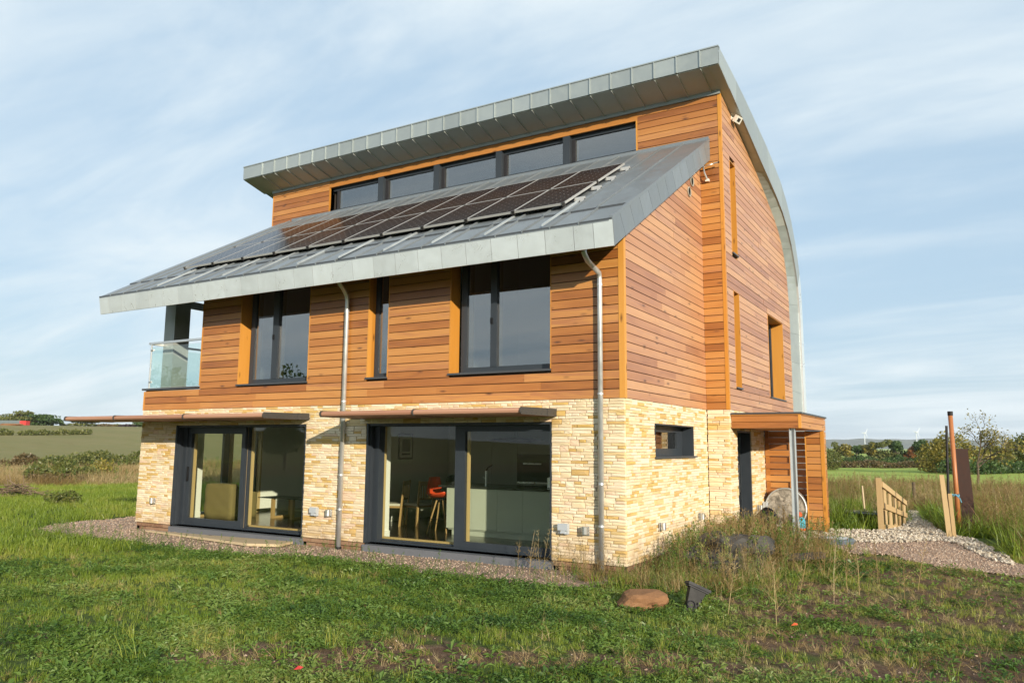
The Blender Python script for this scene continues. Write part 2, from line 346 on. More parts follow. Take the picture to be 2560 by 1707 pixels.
def groundmat():
    k = NB('ground'); p = k.pos(); a = k.n('ShaderNodeVertexColor'); a.layer_name = 'zone'; sc = k.n('ShaderNodeSeparateColor'); k.l(a.outputs[0], sc.inputs[0])
    n = k.noise(p, 1.1, 8, .65); n2 = k.noise(p, 14, 6, .7); n3 = k.noise(p, 70, 3)
    g = k.ramp(k.math('ADD', k.math('MULTIPLY', n, .5), k.math('MULTIPLY', n2, .5)), [(.3, (.028, .040, .012)), (.5, (.055, .085, .018)), (.65, (.085, .115, .024)), (.8, (.14, .13, .04))])
    s_ = k.ramp(k.math('ADD', k.math('MULTIPLY', n2, .6), k.math('MULTIPLY', n3, .4)), [(.3, (.055, .032, .019)), (.5, (.11, .068, .042)), (.62, (.17, .115, .075)), (.75, (.30, .23, .17))])
    st = k.ramp(n2, [(.3, (.085, .065, .022)), (.6, (.19, .15, .055)), (.8, (.26, .20, .09))])
    big = k.noise(k.vmap(p, (.03, .09, .03)), 1., 4); bn = k.noise(k.vmap(p, (.5, .5, .5)), 1., 6, .7)
    md = k.ramp(k.math('ADD', k.math('MULTIPLY', big, .5), k.math('MULTIPLY', bn, .5)), [(.3, (.20, .27, .05)), (.5, (.28, .36, .07)), (.7, (.38, .40, .11))])
    ar = k.ramp(k.math('ADD', k.math('MULTIPLY', big, .55), k.math('MULTIPLY', bn, .45)), [(.3, (.15, .155, .052)), (.5, (.20, .180, .072)), (.7, (.235, .195, .092))])
    c = k.mix(k.math('MULTIPLY', sc.outputs[2], 2., True), g, md); c = k.mix(k.math('SUBTRACT', k.math('MULTIPLY', sc.outputs[2], 2.), 1., True), c, ar)
    c = k.mix(sc.outputs[1], c, st); c = k.mix(sc.outputs[0], c, s_)
    k.bump(k.math('ADD', n2, k.math('MULTIPLY', n3, .4)), .7, .05); return k.fin(c, .95, 0, .15)
g = link('ground', build_ground(), groundmat()); tag(g, 'rough green and brown ground around the house, running out to the fields', kind='structure')
# far ridge
def ridge():
    mb = MB(); pts = []
    az0 = np.radians(np.arange(-30, 70, .25))
    for a in az0:
        d = 3600; x, y = CAM[0]-d*math.sin(a), CAM[1]+d*math.cos(a); h = 34+7*math.sin(a*7)+4*math.sin(a*23+1)+2.0*math.sin(a*71)+1.6*math.sin(a*190)
        h *= float(smooth(40, 15, np.degrees(a)))*.75+.25
        pts.append((x, y, -3, h))
    vs = []
    for x, y, z0, h in pts:
        dx, dy = x-CAM[0], y-CAM[1]; vs += [(x-dx*.10, y-dy*.10, z0), (x-dx*.03, y-dy*.03, h*.75), (x, y, h), (x+dx*.2, y+dy*.2, z0)]
    fs = []
    for i in range(len(pts)-1):
        for q in range(3): fs.append((i*4+q, (i+1)*4+q, (i+1)*4+q+1, i*4+q+1))
    mb.add(vs, fs); return mb
k = NB('far_hills'); n = k.noise(k.vmap(k.pos(), (.006, .006, .05)), 1., 6, .7); M['hill'] = k.fin(k.ramp(n, [(.35, (.045, .06, .045)), (.6, (.09, .105, .07))]), .95, 0, .1)
tag(ridge().build('hills', M['hill']), 'low wooded hills far off on the right horizon', kind='structure')
# ------------------------------------------------------------------ gravel sheets
def poly_sheet(name, poly, dz, mat, step=.12, label=None):
    P = np.array(poly, float); x0, y0 = P.min(0)-.2; x1, y1 = P.max(0)+.2
    nx, ny = int((x1-x0)/step)+1, int((y1-y0)/step)+1; X, Y = np.meshgrid(np.linspace(x0, x1, nx), np.linspace(y0, y1, ny), indexing='ij')
    jx = .10*lowfreq(X*5, Y*5); jy = .10*lowfreq(Y*5+3, X*5); ins = inside(P, X+jx, Y+jy)
    V = np.stack([X, Y, H(X, Y)+dz], -1).reshape(-1, 3); F = []
    for i in range(nx-1):
        for j in range(ny-1):
            if ins[i, j] and ins[i+1, j] and ins[i, j+1] and ins[i+1, j+1]: F.append((i*ny+j, (i+1)*ny+j, (i+1)*ny+j+1, i*ny+j+1))
    used = sorted({q for f in F for q in f}); mp = {q: t for t, q in enumerate(used)}
    me = bpy.data.meshes.new(name); me.from_pydata(V[used].tolist(), [], [tuple(mp[q] for q in f) for f in F]); me.update()
    return tag(link(name, me, mat), label, kind='structure')
def inside(P, x, y):
    r = np.zeros(np.shape(x), bool); n = len(P)
    for i in range(n):
        (xa, ya), (xb, yb) = P[i], P[(i+1) % n]
        c = ((ya > y) != (yb > y)) & (x < (xb-xa)*(y-ya)/(yb-ya+1e-12)+xa); r ^= c
    return r
def gravelmat(name, cols, sc=55):
    k = NB(name); p = k.pos(); v = k.voro(p, sc); sp = k.n('ShaderNodeSeparateColor'); k.l(v.outputs['Color'], sp.inputs[0]); n = k.noise(p, 2., 5)
    c = k.ramp(sp.outputs[0], [(i/(len(cols)-1), q) for i, q in enumerate(cols)]); c = k.mix(k.rng(n, .45, .75, 0, .55), c, (.17, .11, .075)); k.bump(v.outputs['Distance'], .9, .012); return k.fin(c, .95, 0, .2)
GP_FRONT = [(-12.4, -1.75), (-11.3, -1.8), (-8.7, -1.75), (-6.8, -1.75), (-5.5, -1.5), (-4.8, -1.2), (-3, -1.30), (-1.4, -1.45), (-.7, -1.45), (-.1, -1.2), (.15, -.5), (.1, .4), (-.2, .45), (-11.4, .45), (-11.9, 3), (-13.9, 2.2), (-13.6, -.5)]
GP_GREY = [(1.9, 5.4), (2.05, 4.7), (2.44, 4.1), (2.96, 4.2), (3.4, 3.75), (3.9, 3.35), (4.35, 3.2), (5.2, 2.9), (5.2, 3.9), (4.5, 5.0), (4.05, 6.1), (3.7, 6.7), (3.2, 6.2), (2.65, 5.6)]
GP_WHITE = [(.2, 7.6), (.5, 5.6), (1.4, 5.4), (1.8, 5.6), (2.3, 5.5), (2.7, 5.42), (3.2, 6.0), (3.75, 6.55), (4.05, 6.0), (4.4, 4.7), (4.85, 4.0), (4.7, 5.2), (4.3, 6.9), (3.85, 7.6), (3.6, 8.8), (3.35, 11), (3.1, 14), (2.75, 14), (2.9, 9.4), (2.45, 7.8), (1.8, 7.5)]
M['gravel_pink'] = gravelmat('pinkish_gravel', [(.20, .135, .10), (.33, .235, .175), (.41, .31, .24), (.27, .19, .145), (.50, .41, .33)], 90)
M['gravel_white'] = gravelmat('limestone_chippings', [(.24, .20, .15), (.45, .40, .32), (.55, .50, .42), (.36, .30, .23), (.60, .55, .47)], 32)
poly_sheet('gravel_path', GP_FRONT, .010, M['gravel_pink'], .1, 'pinkish gravel strip along the front wall')
poly_sheet('gravel_drive', GP_GREY, .014, M['gravel_pink'], .1, 'grey pink gravel patch right of the porch')
poly_sheet('stone_path', GP_WHITE, .022, M['gravel_white'], .1, 'pale limestone chippings leading past the gate')
# ------------------------------------------------------------------ the house
YI, XO, XL, XU = 4.078, .435, -11.37, -12.18       # rear block front plane, east plane, west planes
ZB, P = 2.4, .14                                    # stone top, board pitch
house = empty('modern_house', (0, 0, 0), 0, 'timber and stone house with a swept zinc roof and solar panels', 'house')
UNIT = MB().box(0, 1, 0, 1, 0, 1).mesh('board')
def area(vs):
    q = project(np.array(vs)); lo, hi = np.clip(q.min(0), [0, 0], [2560, 1707]), np.clip(q.max(0), [0, 0], [2560, 1707]); return float(np.prod(hi-lo))
class Pieces:
    """alike pieces: the largest in the picture become objects, the rest one joined mesh"""
    def __init__(s, name, restname, mat, parent, limit=300, units=None):
        s.name, s.rest, s.mat, s.parent, s.limit = name, restname, mat, parent, limit; s.items = []
        s.units = units or [UNIT]; s.uv = [(np.array([v.co[:] for v in u.vertices]), [tuple(p.vertices) for p in u.polygons]) for u in s.units]
        for u in s.units:
            if not u.materials: u.materials.append(mat)
    def box(s, x0, x1, y0, y1, z0, z1, u=0, rot=0, cls=None):
        s.items.append(('b', (x0, y0, z0), (x1-x0, y1-y0, z1-z0), u, [(x0, y0, z0), (x1, y1, z1), (x0, y1, z1), (x1, y0, z0)]))
    def hexa(s, p, mat=None): s.items.append(('h', p, mat or s.mat, 0, p))
    def finish(s):
        s.items.sort(key=lambda t: -area(t[4])); rest = {}; out_ = []
        for n, (k_, a, b, u, _) in enumerate(s.items):
            if n < s.limit:
                if k_ == 'b':
                    o = bpy.data.objects.new(s.name, s.units[u]); o.location = a; o.scale = b; COL.objects.link(o); o.parent = s.parent
                else: o = MB().hexa(a).build(s.name, b, s.parent)
                out_.append(o)
            elif k_ == 'b':
                v, f = s.uv[u]; rest.setdefault(s.mat.name, (s.mat, MB()))[1].add(v*np.array(b)+np.array(a), f)
            else: rest.setdefault(b.name, (b, MB()))[1].hexa(a)
        for m_, r_ in rest.values(): tag(r_.build(s.rest, m_, s.parent), kind='stuff')
        return out_
def unit_copy(name): m = UNIT.copy(); m.name = name; m.materials.clear(); return m
def intervals(a, b, holes):
    iv = [(a, b)]
    for h0, h1 in holes:
        nv = []
        for p, q in iv:
            if h1 <= p or h0 >= q: nv.append((p, q)); continue
            if h0 > p: nv.append((p, h0))
            if h1 < q: nv.append((h1, q))
        iv = nv
    return [(p, q) for p, q in iv if q-p > .015]
def wall_panels(mb, rect, holes, put):
    """backing wall split round its openings; rect and holes are (u0,u1,z0,z1)"""
    us = sorted({rect[0], rect[1], *[h[0] for h in holes], *[h[1] for h in holes]}); us = [u for u in us if rect[0] <= u <= rect[1]]
    for a, b in zip(us, us[1:]):
        zh = [(h[2], h[3]) for h in holes if h[0] < (a+b)/2 < h[1]]
        for z0, z1 in intervals(rect[2], rect[3], zh): put(mb, a, b, z0, z1)
D1 = (-10.19, -6.38, 0, 2.06); D2 = (-4.90, -1.20, 0, 2.06)
W1 = (-8.33, -6.41, 2.85, 5.2); W2 = (-4.925, -4.475, 2.86, 5.2); W3 = (-3.12, -1.22, 2.86, 5.2)
BAL = (XL, -9.53, 2.84, 5.2)
def under(y): return 4.465+.5886*(y+.82)            # underside of the lower roof
def rooftop(y): return 4.86+.5855*(y+.885)
# --- backing walls
bk = MB()
wall_panels(bk, (XL+.02, -.02, -.16, 2.42), [D1, D2], lambda m, a, b, z0, z1: m.box(a, b, .03, .30, z0, z1))
wall_panels(bk, (XL+.02, -.02, 2.42, 4.93), [W1, W2, W3, (XL, -9.53, 2.80, 5.3)], lambda m, a, b, z0, z1: m.box(a, b, .03, .24, z0, z1))
side_holes = [(1.225, 3.225, 1.52, 2.06)]
wall_panels(bk, (.30, YI+.1, -.16, 2.42), side_holes, lambda m, a, b, z0, z1: m.box(-.27, -.028, a, b, z0, z1))
bk.hexa([(-.27, .24, 2.42), (-.03, .24, 2.42), (-.03, YI+.1, 2.42), (-.27, YI+.1, 2.42), (-.27, .24, under(.24)), (-.03, .24, under(.24)), (-.03, YI+.1, under(YI)), (-.27, YI+.1, under(YI))])
bk.box(-.02, XO-.03, YI+.03, YI+.25, -.16, 7.6)                                   # return wall
CLER = (-10.02, -1.335, 7.78, 8.48)
wall_panels(bk, (XU+.03, XO-.03, 7.5, 8.70), [CLER], lambda m, a, b, z0, z1: m.box(a, b, YI+.03, YI+.30, z0, z1))
# west walls
wall_panels(bk, (.30, YI+.1, -.16, 2.42), [(1.45, 3.2, .05, 2.0)], lambda m, a, b, z0, z1: m.box(XL+.02, XL+.22, a, b, z0, z1))
bk.box(-9.76, -9.56, .24, YI+.1, 2.80, 5.0); bk.box(XU+.03, XU+.25, YI+.25, 10.1, -.16, 7.0)
bk.build('wall_core', M['backing'], house)
# --- curved roof profile (y, z)
OUT = [(3.328, 9.27), (4.03, 9.20), (4.62, 9.13), (5.24, 9.045), (5.9, 8.935), (6.6, 8.81), (7.35, 8.67), (8.12, 8.48), (8.88, 8.245), (9.48, 7.95), (10.0, 7.585), (10.42, 7.13), (10.70, 6.72), (10.90, 6.33), (11.0, 5.98), (11.05, 5.55), (11.07, 5.0), (11.07, 4.4), (11.07, 3.7), (11.07, 3.0), (11.07, 2.3), (11.07, 1.2), (11.07, -.15)]
INN = [(3.328, 8.92), (3.90, 8.775), (4.55, 8.62), (5.16, 8.47), (5.80, 8.315), (6.60, 8.115), (7.55, 7.90), (8.3, 7.72), (8.92, 7.52), (9.50, 7.23), (9.93, 6.90), (10.22, 6.55), (10.42, 6.25), (10.58, 5.93), (10.66, 5.62), (10.73, 5.25), (10.755, 4.8), (10.76, 4.4), (10.76, 3.7), (10.76, 3.0), (10.76, 2.3), (10.76, 1.2), (10.76, -.15)]
WC = [(4.078, 8.73), (4.60, 8.605), (5.10, 8.49), (5.77, 8.345), (6.29, 8.205), (6.84, 8.04), (7.51, 7.83), (8.19, 7.60), (8.95, 7.30), (9.30, 7.13), (9.63, 6.90), (9.92, 6.53), (10.13, 6.14), (10.22, 5.80), (10.28, 5.40), (10.305, 5.0), (10.305, 2.4)]
def wc_z(y): return float(np.interp(y, [p[0] for p in WC[:15]], [p[1] for p in WC[:15]]))
def wc_y(z):
    zs = [p[1] for p in WC][::-1]; ys = [p[0] for p in WC][::-1]; return float(np.interp(z, zs, ys))
# east gable core
gm = MB(); ys = np.linspace(YI+.25, 10.30, 40)
SH = [(4.64, 5.037, 5.55, 7.47), (4.647, 5.042, 2.847, 4.775), (7.655, 9.292, 2.83, 4.75), (4.58, 5.715, -.2, 2.03)]
edges = sorted({*ys.tolist(), *[h[0] for h in SH], *[h[1] for h in SH]})
for a, b in zip(edges, edges[1:]):
    if b-a < 1e-4: continue
    m_ = (a+b)/2
    for z0, z1 in intervals(-.16, 9, [(h[2], h[3]) for h in SH if h[0] < m_ < h[1]]):
        za, zb_ = min(z1, wc_z(a)), min(z1, wc_z(b))
        if z1 < 8.9: za, zb_ = z1, z1
        gm.hexa([(XO-.30, a, z0), (XO-.028, a, z0), (XO-.028, b, z0), (XO-.30, b, z0), (XO-.30, a, za), (XO-.028, a, za), (XO-.028, b, zb_), (XO-.30, b, zb_)])
gm.build('gable_core', M['backing'], house)
# --- cedar boards
UB = unit_copy('cedar_board'); boards = Pieces('cedar_board', 'cedar_cladding', M['cedar'], house, 300, [UB])
def split(a, b):
    cuts = [a]
    while b-cuts[-1] > 3.4:
        c = cuts[-1]+random.uniform(1.3, 3.2)
        if b-c < .5: break
        cuts.append(c)
    if b-cuts[-1] > 2.6 and random.random() < .5: cuts.append(cuts[-1]+random.uniform(.8, b-cuts[-1]-.6))
    return list(zip(cuts, cuts[1:]+[b]))
def j(): return random.uniform(-.0025, .0025)
G = .0125
for k_ in range(18):                                                   # front, first floor
    z0, z1 = ZB+k_*P, ZB+k_*P+P-G
    if z0 > 4.92: break
    z1 = min(z1, 4.93); hol = [(w[0]-.022, w[1]+.012) for w in (W1, W2, W3) if z1 > w[2]]
    if z0 > 2.80: hol.append((XL-.1, BAL[1]+.03))
    for a, b in intervals(XL, -.075, hol):
        for p, q in split(a, b):
            d = j(); boards.box(p+.001, q-.001, -.012+d, .028, z0, z1)
for k_ in range(40):                                                   # east wall of the front block
    z0, z1 = ZB+k_*P, ZB+k_*P+P-G
    ys_ = max(.062, (z0-4.35)/.5886-.82); ys1 = max(.062, (z1-4.35)/.5886-.82)
    if ys_ > YI-.05: break
    sp = split(ys_, YI-.002); 
    for n_, (a, b) in enumerate(sp):
        d = j(); a2 = ys1 if n_ == 0 else a
        if n_ == 0 and a2 > b-.03: a2 = b-.03
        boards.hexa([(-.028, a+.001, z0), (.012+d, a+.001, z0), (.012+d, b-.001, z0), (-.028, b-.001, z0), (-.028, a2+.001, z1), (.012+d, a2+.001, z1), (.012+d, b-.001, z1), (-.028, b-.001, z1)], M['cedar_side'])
for k_ in range(45):                                                   # return wall and clerestory front
    z0, z1 = ZB+k_*P, min(ZB+k_*P+P-G, 8.73)
    if z0 > 8.70: break
    if z1 < 7.6: boards.box(.014, .385, YI-.012+j(), YI+.03, z0, z1)
    else:
        zz = max(z0, 7.2)
        for lo, hi in ((-1.30, .385), (XU+.02, -10.045)):
            for p, q in split(lo, hi): boards.box(p+.001, q-.001, YI-.012+j(), YI+.03, zz, z1)
for k_ in range(45):                                                   # swept gable
    z0, z1 = ZB+k_*P, ZB+k_*P+P-G
    e0, e1 = (wc_y(z0), wc_y(z1)) if z0 < 8.70 else (YI, YI)
    if e0 < YI+.1: break
    e1 = max(e1, YI+.05); hol = [(h[0]-.004, h[1]+.004) for h in SH[:3] if z1 > h[2]+.02 and z0 < h[3]-.02]
    for a, b in intervals(YI+.062, e0, hol):
        sp = split(a, b)
        for n_, (p, q) in enumerate(sp):
            d = j(); q1 = q if q < e0-1e-6 else max(p+.02, e1)
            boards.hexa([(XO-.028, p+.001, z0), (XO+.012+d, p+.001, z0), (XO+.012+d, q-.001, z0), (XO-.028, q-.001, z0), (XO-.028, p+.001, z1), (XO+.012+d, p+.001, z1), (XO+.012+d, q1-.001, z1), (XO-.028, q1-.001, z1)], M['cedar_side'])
boards.finish()
# --- cedar trims
def part(name, mat, parent=house): 
    def _(*bx):
        m = MB()
        for b in bx: m.box(*b)
        return m.build(name, mat, parent)
    return _
T = part('corner_trim', M['cedar_trim'])
T((-.074, .016, -.018, .060, ZB-.004, 4.94)); T((.388, .453, YI-.018, YI+.060, ZB-.004, 5.9)); T((.388, .452, YI-.018, YI+.060, 5.905, 8.735)); T((XL-.006, XL+.03, -.016, .03, ZB-.004, 2.80)); T((XU-.008, XU+.018, YI-.018, YI+.04, 7.3, 8.73))
part('balcony_trim', M['cedar_trim'])((-9.53, -9.502, -.016, .22, 2.885, 4.93))
part('header_board', M['cedar_cross'])((-10.045, -1.30, YI-.014, YI+.17, 8.485, 8.60)); part('header_board', M['cedar_cross'])((-10.045, -1.30, YI-.006, YI+.03, 8.603, 8.74))
# --- stone
def stone_unit(seed):
    r = np.random.default_rng(seed); m = MB(); q = lambda s: float(r.uniform(-s, s))
    vs = [(0, 0, 0), (1, 0, 0), (1, 0, 1), (0, 0, 1)]; ring = [(.02+q(.012), .90+q(.06), .03+q(.025)), (.98+q(.012), .90+q(.06), .03+q(.025)), (.98+q(.012), .90+q(.06), .97+q(.025)), (.02+q(.012), .90+q(.06), .97+q(.025))]
    mid = [(.35+q(.2), 1.0+q(.12), .42+q(.2)), (.70+q(.15), .95+q(.14), .6+q(.2))]
    m.v = vs+ring+mid; m.f = [(0, 1, 5, 4), (1, 2, 6, 5), (2, 3, 7, 6), (3, 0, 4, 7), (4, 5, 8), (5, 9, 8), (5, 6, 9), (6, 7, 9), (7, 8, 9), (7, 4, 8)]; return m.mesh('stone')
def sgn_unit(seed, kind):
    """kind 0: face towards -y, kind 1: face towards +x"""
    u = stone_unit(seed)
    for v in u.vertices:
        x, y, z = v.co
        v.co = (x, 1-y, z) if kind == 0 else (y, x, z)
    if kind == 0: u.flip_normals()
    else: u.flip_normals()
    u.update(); return u
SU = [sgn_unit(i, 0) for i in range(5)]+[sgn_unit(i+20, 1) for i in range(5)]
stones = Pieces('stone', 'stone_cladding', M['stone'], house, 300, SU)
courses = [i*1.52/35 for i in range(35)]+[1.52+i*.54/12 for i in range(12)]+[2.06+i*.335/8 for i in range(9)]
def lay(u0, u1, holes, put):
    taken = []
    for ci, (z0, z1) in enumerate(zip(courses, courses[1:])):
        zm = (z0+z1)/2; hol = [(h[0], h[1]) for h in holes if h[2] < zm < h[3]]; nxt = []
        zn = courses[ci+2] if ci+2 < len(courses) else None; hn = [(h[0], h[1]) for h in holes if zn and h[2] < (z1+zn)/2 < h[3]]
        for a, b in intervals(u0, u1, hol+taken):
            x = a
            while x < b-.004:
                w = random.choice((.10, .13, .16, .2, .24, .3, .36))*random.uniform(.85, 1.15)
                if b-x-w < .09: w = b-x
                tall = zn and zn-z0 < .125 and w > .12 and random.random() < .10 and not any(x < q1 and x+w > q0 for q0, q1 in hn) and u0-.001 <= x and abs(x+w-u1) > .01
                put(x, x+w, z0, zn if tall else z1)
                if tall: nxt.append((x, x+w))
                x += w
        taken = nxt
lay(XL, 0.0, [D1, D2], lambda a, b, z0, z1: stones.box(a, b-.003, -.004-random.uniform(0, .014), .03, z0, z1-.0015, random.randrange(5)))
lay(0.03, YI, side_holes, lambda a, b, z0, z1: stones.box(-.03, .004+random.uniform(0, .018), a, b-.002, z0, z1-.0015, 5+random.randrange(5)))
lay(0.02, XO, [], lambda a, b, z0, z1: stones.box(a, b-.003, YI-.004-random.uniform(0, .018), YI+.03, z0, z1-.0015, random.randrange(5)))
lay(YI+.03, 6.90, [SH[3]], lambda a, b, z0, z1: stones.box(XO-.03, XO+.004+random.uniform(0, .018), a, b-.002, z0, z1-.0015, 5+random.randrange(5)))
stones.finish()
mo = MB(); wall_panels(mo, (XL+.01, -.01, 0, 2.395), [D1, D2], lambda m, a, b, z0, z1: m.box(a, b, .0275, .0295, z0, z1)); mo.build('stone_backing', M['mortar'], house)
# brick plinth under the stone
bricks = Pieces('brick', 'brick_plinth', M['brick'], house, 300, [unit_copy('brick')])
for row, z1 in enumerate((-.012, -.087, -.162)):
    for a0, b0 in ((XL+.03, D1[0]), (D1[1], D2[0]), (D2[1], -.03)):
        x = a0+(.11 if row % 2 else 0)
        while x < b0-.05: bricks.box(x, min(x+.213, b0), .012, .04, z1-.064, z1); x += .225
    y = .05
    while y < YI: bricks.box(-.04, -.012, y, min(y+.213, YI), z1-.064, z1); y += .225
bricks.finish()
pm = MB(); pm.box(XL+.04, -.05, .03, .2, -.4, .0); pm.box(-.2, -.03, .05, YI, -.4, 0); pm.box(-.02, XO-.02, YI+.02, YI+.2, -.4, 0); pm.box(XO-.2, XO-.02, YI+.1, 6.9, -.4, 0); pm.build('plinth_core', M['mortar'], house)
# --- upper windows (frame, mullion, panes, reveal, sill)
def window_front(w, bars, yf=.18, handle=None, sash_first=True):
    x0, x1, z0, _ = w; zt = 4.93; win = MB()
    win.box(x0+.09, x0+.20, yf, yf+.07, z0+.02, zt).box(x0+.20, x1, yf, yf+.07, z0+.02, z0+.12).box(x1-.03, x1, yf, yf+.07, z0+.12, zt)
    win = win.build('window', M['anthracite'], house)
    xs = [x0+.20]
    for b0, b1 in bars: part('mullion', M['anthracite'], win)((b0, b1, yf-.012, yf+.08, z0+.12, zt)); xs += [b0, b1]
    xs.append(x1-.03)
    for a, b in zip(xs[::2], xs[1::2]):
        MB().box(a-.012, b+.012, yf+.03, yf+.038, z0+.11, zt-.01).build('pane', M['glass_up'], win)
    part('lining', M['pine'], win)((x0+.20, x0+.245, yf+.072, yf+.15, z0+.12, zt), (x0+.2, x1, yf+.072, yf+.15, z0+.02, z0+.112), *[(b1-.01, b1+.022, yf+.072, yf+.15, z0+.12, zt) for b0, b1 in bars])
    part('reveal_board', M['cedar_trim'], win)((x0-.022, x0+.004, -.016, .085, z0, zt)); part('reveal_board', M['cedar_trim'], win)((x0-.02, x0+.002, .087, yf+.08, z0, zt)); part('reveal_board', M['cedar_trim'], win)((x1-.004, x1+.012, -.014, yf, z0, zt))
    part('sill', M['sill'], win)((x0-.03, x1+.012, -.045, yf, z0-.014, z0+.018))
    if handle: part('handle', M['black'], win)((handle[0]-.018, handle[0]+.018, yf-.035, yf-.012, handle[1]-.05, handle[1]+.05))
    return win
window_front(W1, [(-7.60, -7.44)], handle=(-7.565, 3.80)); window_front(W3, [(-2.44, -2.32)], handle=(-2.415, 3.74))
w2 = MB().box(-4.90, -4.82, .14, .21, 2.88, 4.93).box(-4.82, -4.475, .14, .21, 2.88, 2.96).build('window', M['anthracite'], house)
MB().box(-4.83, -4.46, .17, .178, 2.95, 4.92).build('pane', M['glass_up'], w2); part('reveal_board', M['cedar_trim'], w2)((-4.947, -4.921, -.016, .075, 2.86, 4.93)); part('reveal_board', M['cedar_trim'], w2)((-4.945, -4.923, .077, .22, 2.86, 4.93)); part('reveal_board', M['cedar_trim'], w2)((-4.477, -4.462, -.014, .14, 2.86, 4.93)); part('sill', M['sill'], w2)((-4.955, -4.465, -.045, .14, 2.845, 2.878))
# --- clerestory
cw = MB().box(-10.0, -1.335, YI+.10, YI+.17, 7.79, 7.90).box(-10.0, -1.335, YI+.10, YI+.17, 8.41, 8.483).build('clerestory_window', M['anthracite'], house)
cx = [(-9.86, -9.80)]+[(-8.36, -8.19), (-6.60, -6.43), (-4.81, -4.65), (-3.06, -2.89)]
for a, b in cx[1:]: part('post', M['anthracite'], cw)((a, b, YI-.005, YI+.18, 7.76, 8.483)); part('jamb', M['blackgrey'], cw)((b, b+.085, YI+.095, YI+.175, 7.9, 8.41))
lft = [-9.80]+[b+.085 for a, b in cx[1:]]; rgt = [a for a, b in cx[1:]]+[-1.335]
for a, b in zip(lft, rgt): MB().box(a-.01, b+.01, YI+.135, YI+.143, 7.885, 8.42).build('pane', M['glass_up'], cw); part('lining', M['pine'], cw)((a, a+.03, YI+.145, YI+.22, 7.9, 8.41))
part('jamb', M['blackgrey'], cw)((-9.86, -9.80, YI+.10, YI+.17, 7.9, 8.41))
part('reveal_board', M['cedar_trim'], cw)((-10.046, -10.02, YI-.016, YI+.17, 7.76, 8.484)); part('reveal_board', M['cedar_trim'], cw)((-1.337, -1.303, YI-.016, YI+.12, 7.76, 8.484)); part('flashing', M['sill'], cw)((-10.02, -1.335, YI-.02, YI+.11, 7.765, 7.788))
# --- sliding doors
def sliding(d, left_slides):
    x0, x1, z0, z1 = d; fr = MB()
    fr.box(x0, x0+.035, -.006, .16, z0, z1).box(x0+.035, x0+.16, .16, .31, z0, z1).box(x0+.035, x1, .02, .31, z1-.04, z1).box(x1-.03, x1, -.004, .31, z0, z1-.04)
    fr.box(x0+.035, x0+.06, .05, .10, z0, z1-.04).box(x0+.16, x1, .18, .31, z0, z0+.03)
    o = fr.build('sliding_door', M['anthracite'], house)
    def leaf(a, b, y, bot, top, st):
        f = MB(); f.box(a, b, y, y+.07, bot, bot+st[0]).box(a, b, y, y+.07, top-st[1], top).box(a, a+st[2], y, y+.07, bot+st[0], top-st[1]).box(b-st[3], b, y, y+.07, bot+st[0], top-st[1]); f = f.build('leaf', M['anthracite'], o)
        MB().box(a+st[2]-.01, b-st[3]+.01, y+.03, y+.038, bot+st[0]-.01, top-st[1]+.01).build('pane', M['glass'], o)
        part('lining', M['pine'], o)((a, a+st[2]+.03, y+.072, y+.13, bot, top), (b-st[3]-.03, b, y+.072, y+.13, bot, top), (a+st[2], b-st[3], y+.072, y+.13, bot, bot+.05))
    if left_slides:
        leaf(-10.03, -8.27, .20, .03, 2.02, (.115, .13, .10, .10)); leaf(-8.27, x1-.03, .275, .03, 2.02, (.02, .01, .03, .03))
        part('handle', M['black'], o)((-9.985, -9.96, .165, .20, .9, 1.2))
    else:
        leaf(x0+.07, -3.10, .275, .03, 2.02, (.02, .01, .03, .04)); leaf(-3.13, x1-.03, .20, .03, 2.02, (.10, .10, .20, .10))
    part('threshold', M['threshold'], o)((x0-.005, x1+.02, -.035, .31, -.17, -.028)); part('track', M['chrome'], o)((x0+.06, x1, .10, .19, -.03, -.006)); part('sill', M['sill'], o)((x0+.03, x1, .02, .10, -.028, -.012))
    return o
sliding(D1, True); sliding(D2, False)
# --- east side windows and door
def side_window(h, depth, frame, name='window'):
    y0, y1, z0, z1 = h; xf = XO-depth
    o = MB().box(xf-.06, xf, y0, y1, z0, z0+frame).box(xf-.06, xf, y0, y1, z1-frame, z1).box(xf-.06, xf, y0, y0+frame, z0+frame, z1-frame).box(xf-.06, xf, y1-frame, y1, z0+frame, z1-frame).build(name, M['anthracite'], house)
    MB().box(xf-.035, xf-.027, y0+frame-.005, y1-frame+.005, z0+frame-.005, z1-frame+.005).build('pane', M['glass_up'], o)
    part('reveal_board', M['cedar_trim'], o)((xf, XO+.018, y1-.004, y1+.012, z0, z1)); part('reveal_board', M['cedar_trim'], o)((xf, XO+.016, y0-.012, y0+.004, z0, z1)); part('reveal_board', M['cedar_trim'], o)((xf, XO+.014, y0, y1, z1-.002, z1+.012))
    part('sill', M['sill'], o)((xf, XO+.045, y0-.02, y1+.02, z0-.016, z0+.012)); return o
side_window(SH[0], .24, .04); side_window(SH[1], .24, .04); big = side_window(SH[2], .26, .07); part('mullion', M['anthracite'], big)((XO-.33, XO-.245, 8.40, 8.50, 2.9, 4.68))
y0, y1, z0, z1 = side_holes[0]; sw = MB().box(-.27, -.20, y0, y1, z0, z0+.14).box(-.27, -.20, y0, y1, z1-.12, z1).box(-.27, -.20, y0, y0+.1, z0+.14, z1-.12).box(-.27, -.20, y1-.32, y1, z0+.14, z1-.12).build('kitchen_window', M['anthracite'], house)
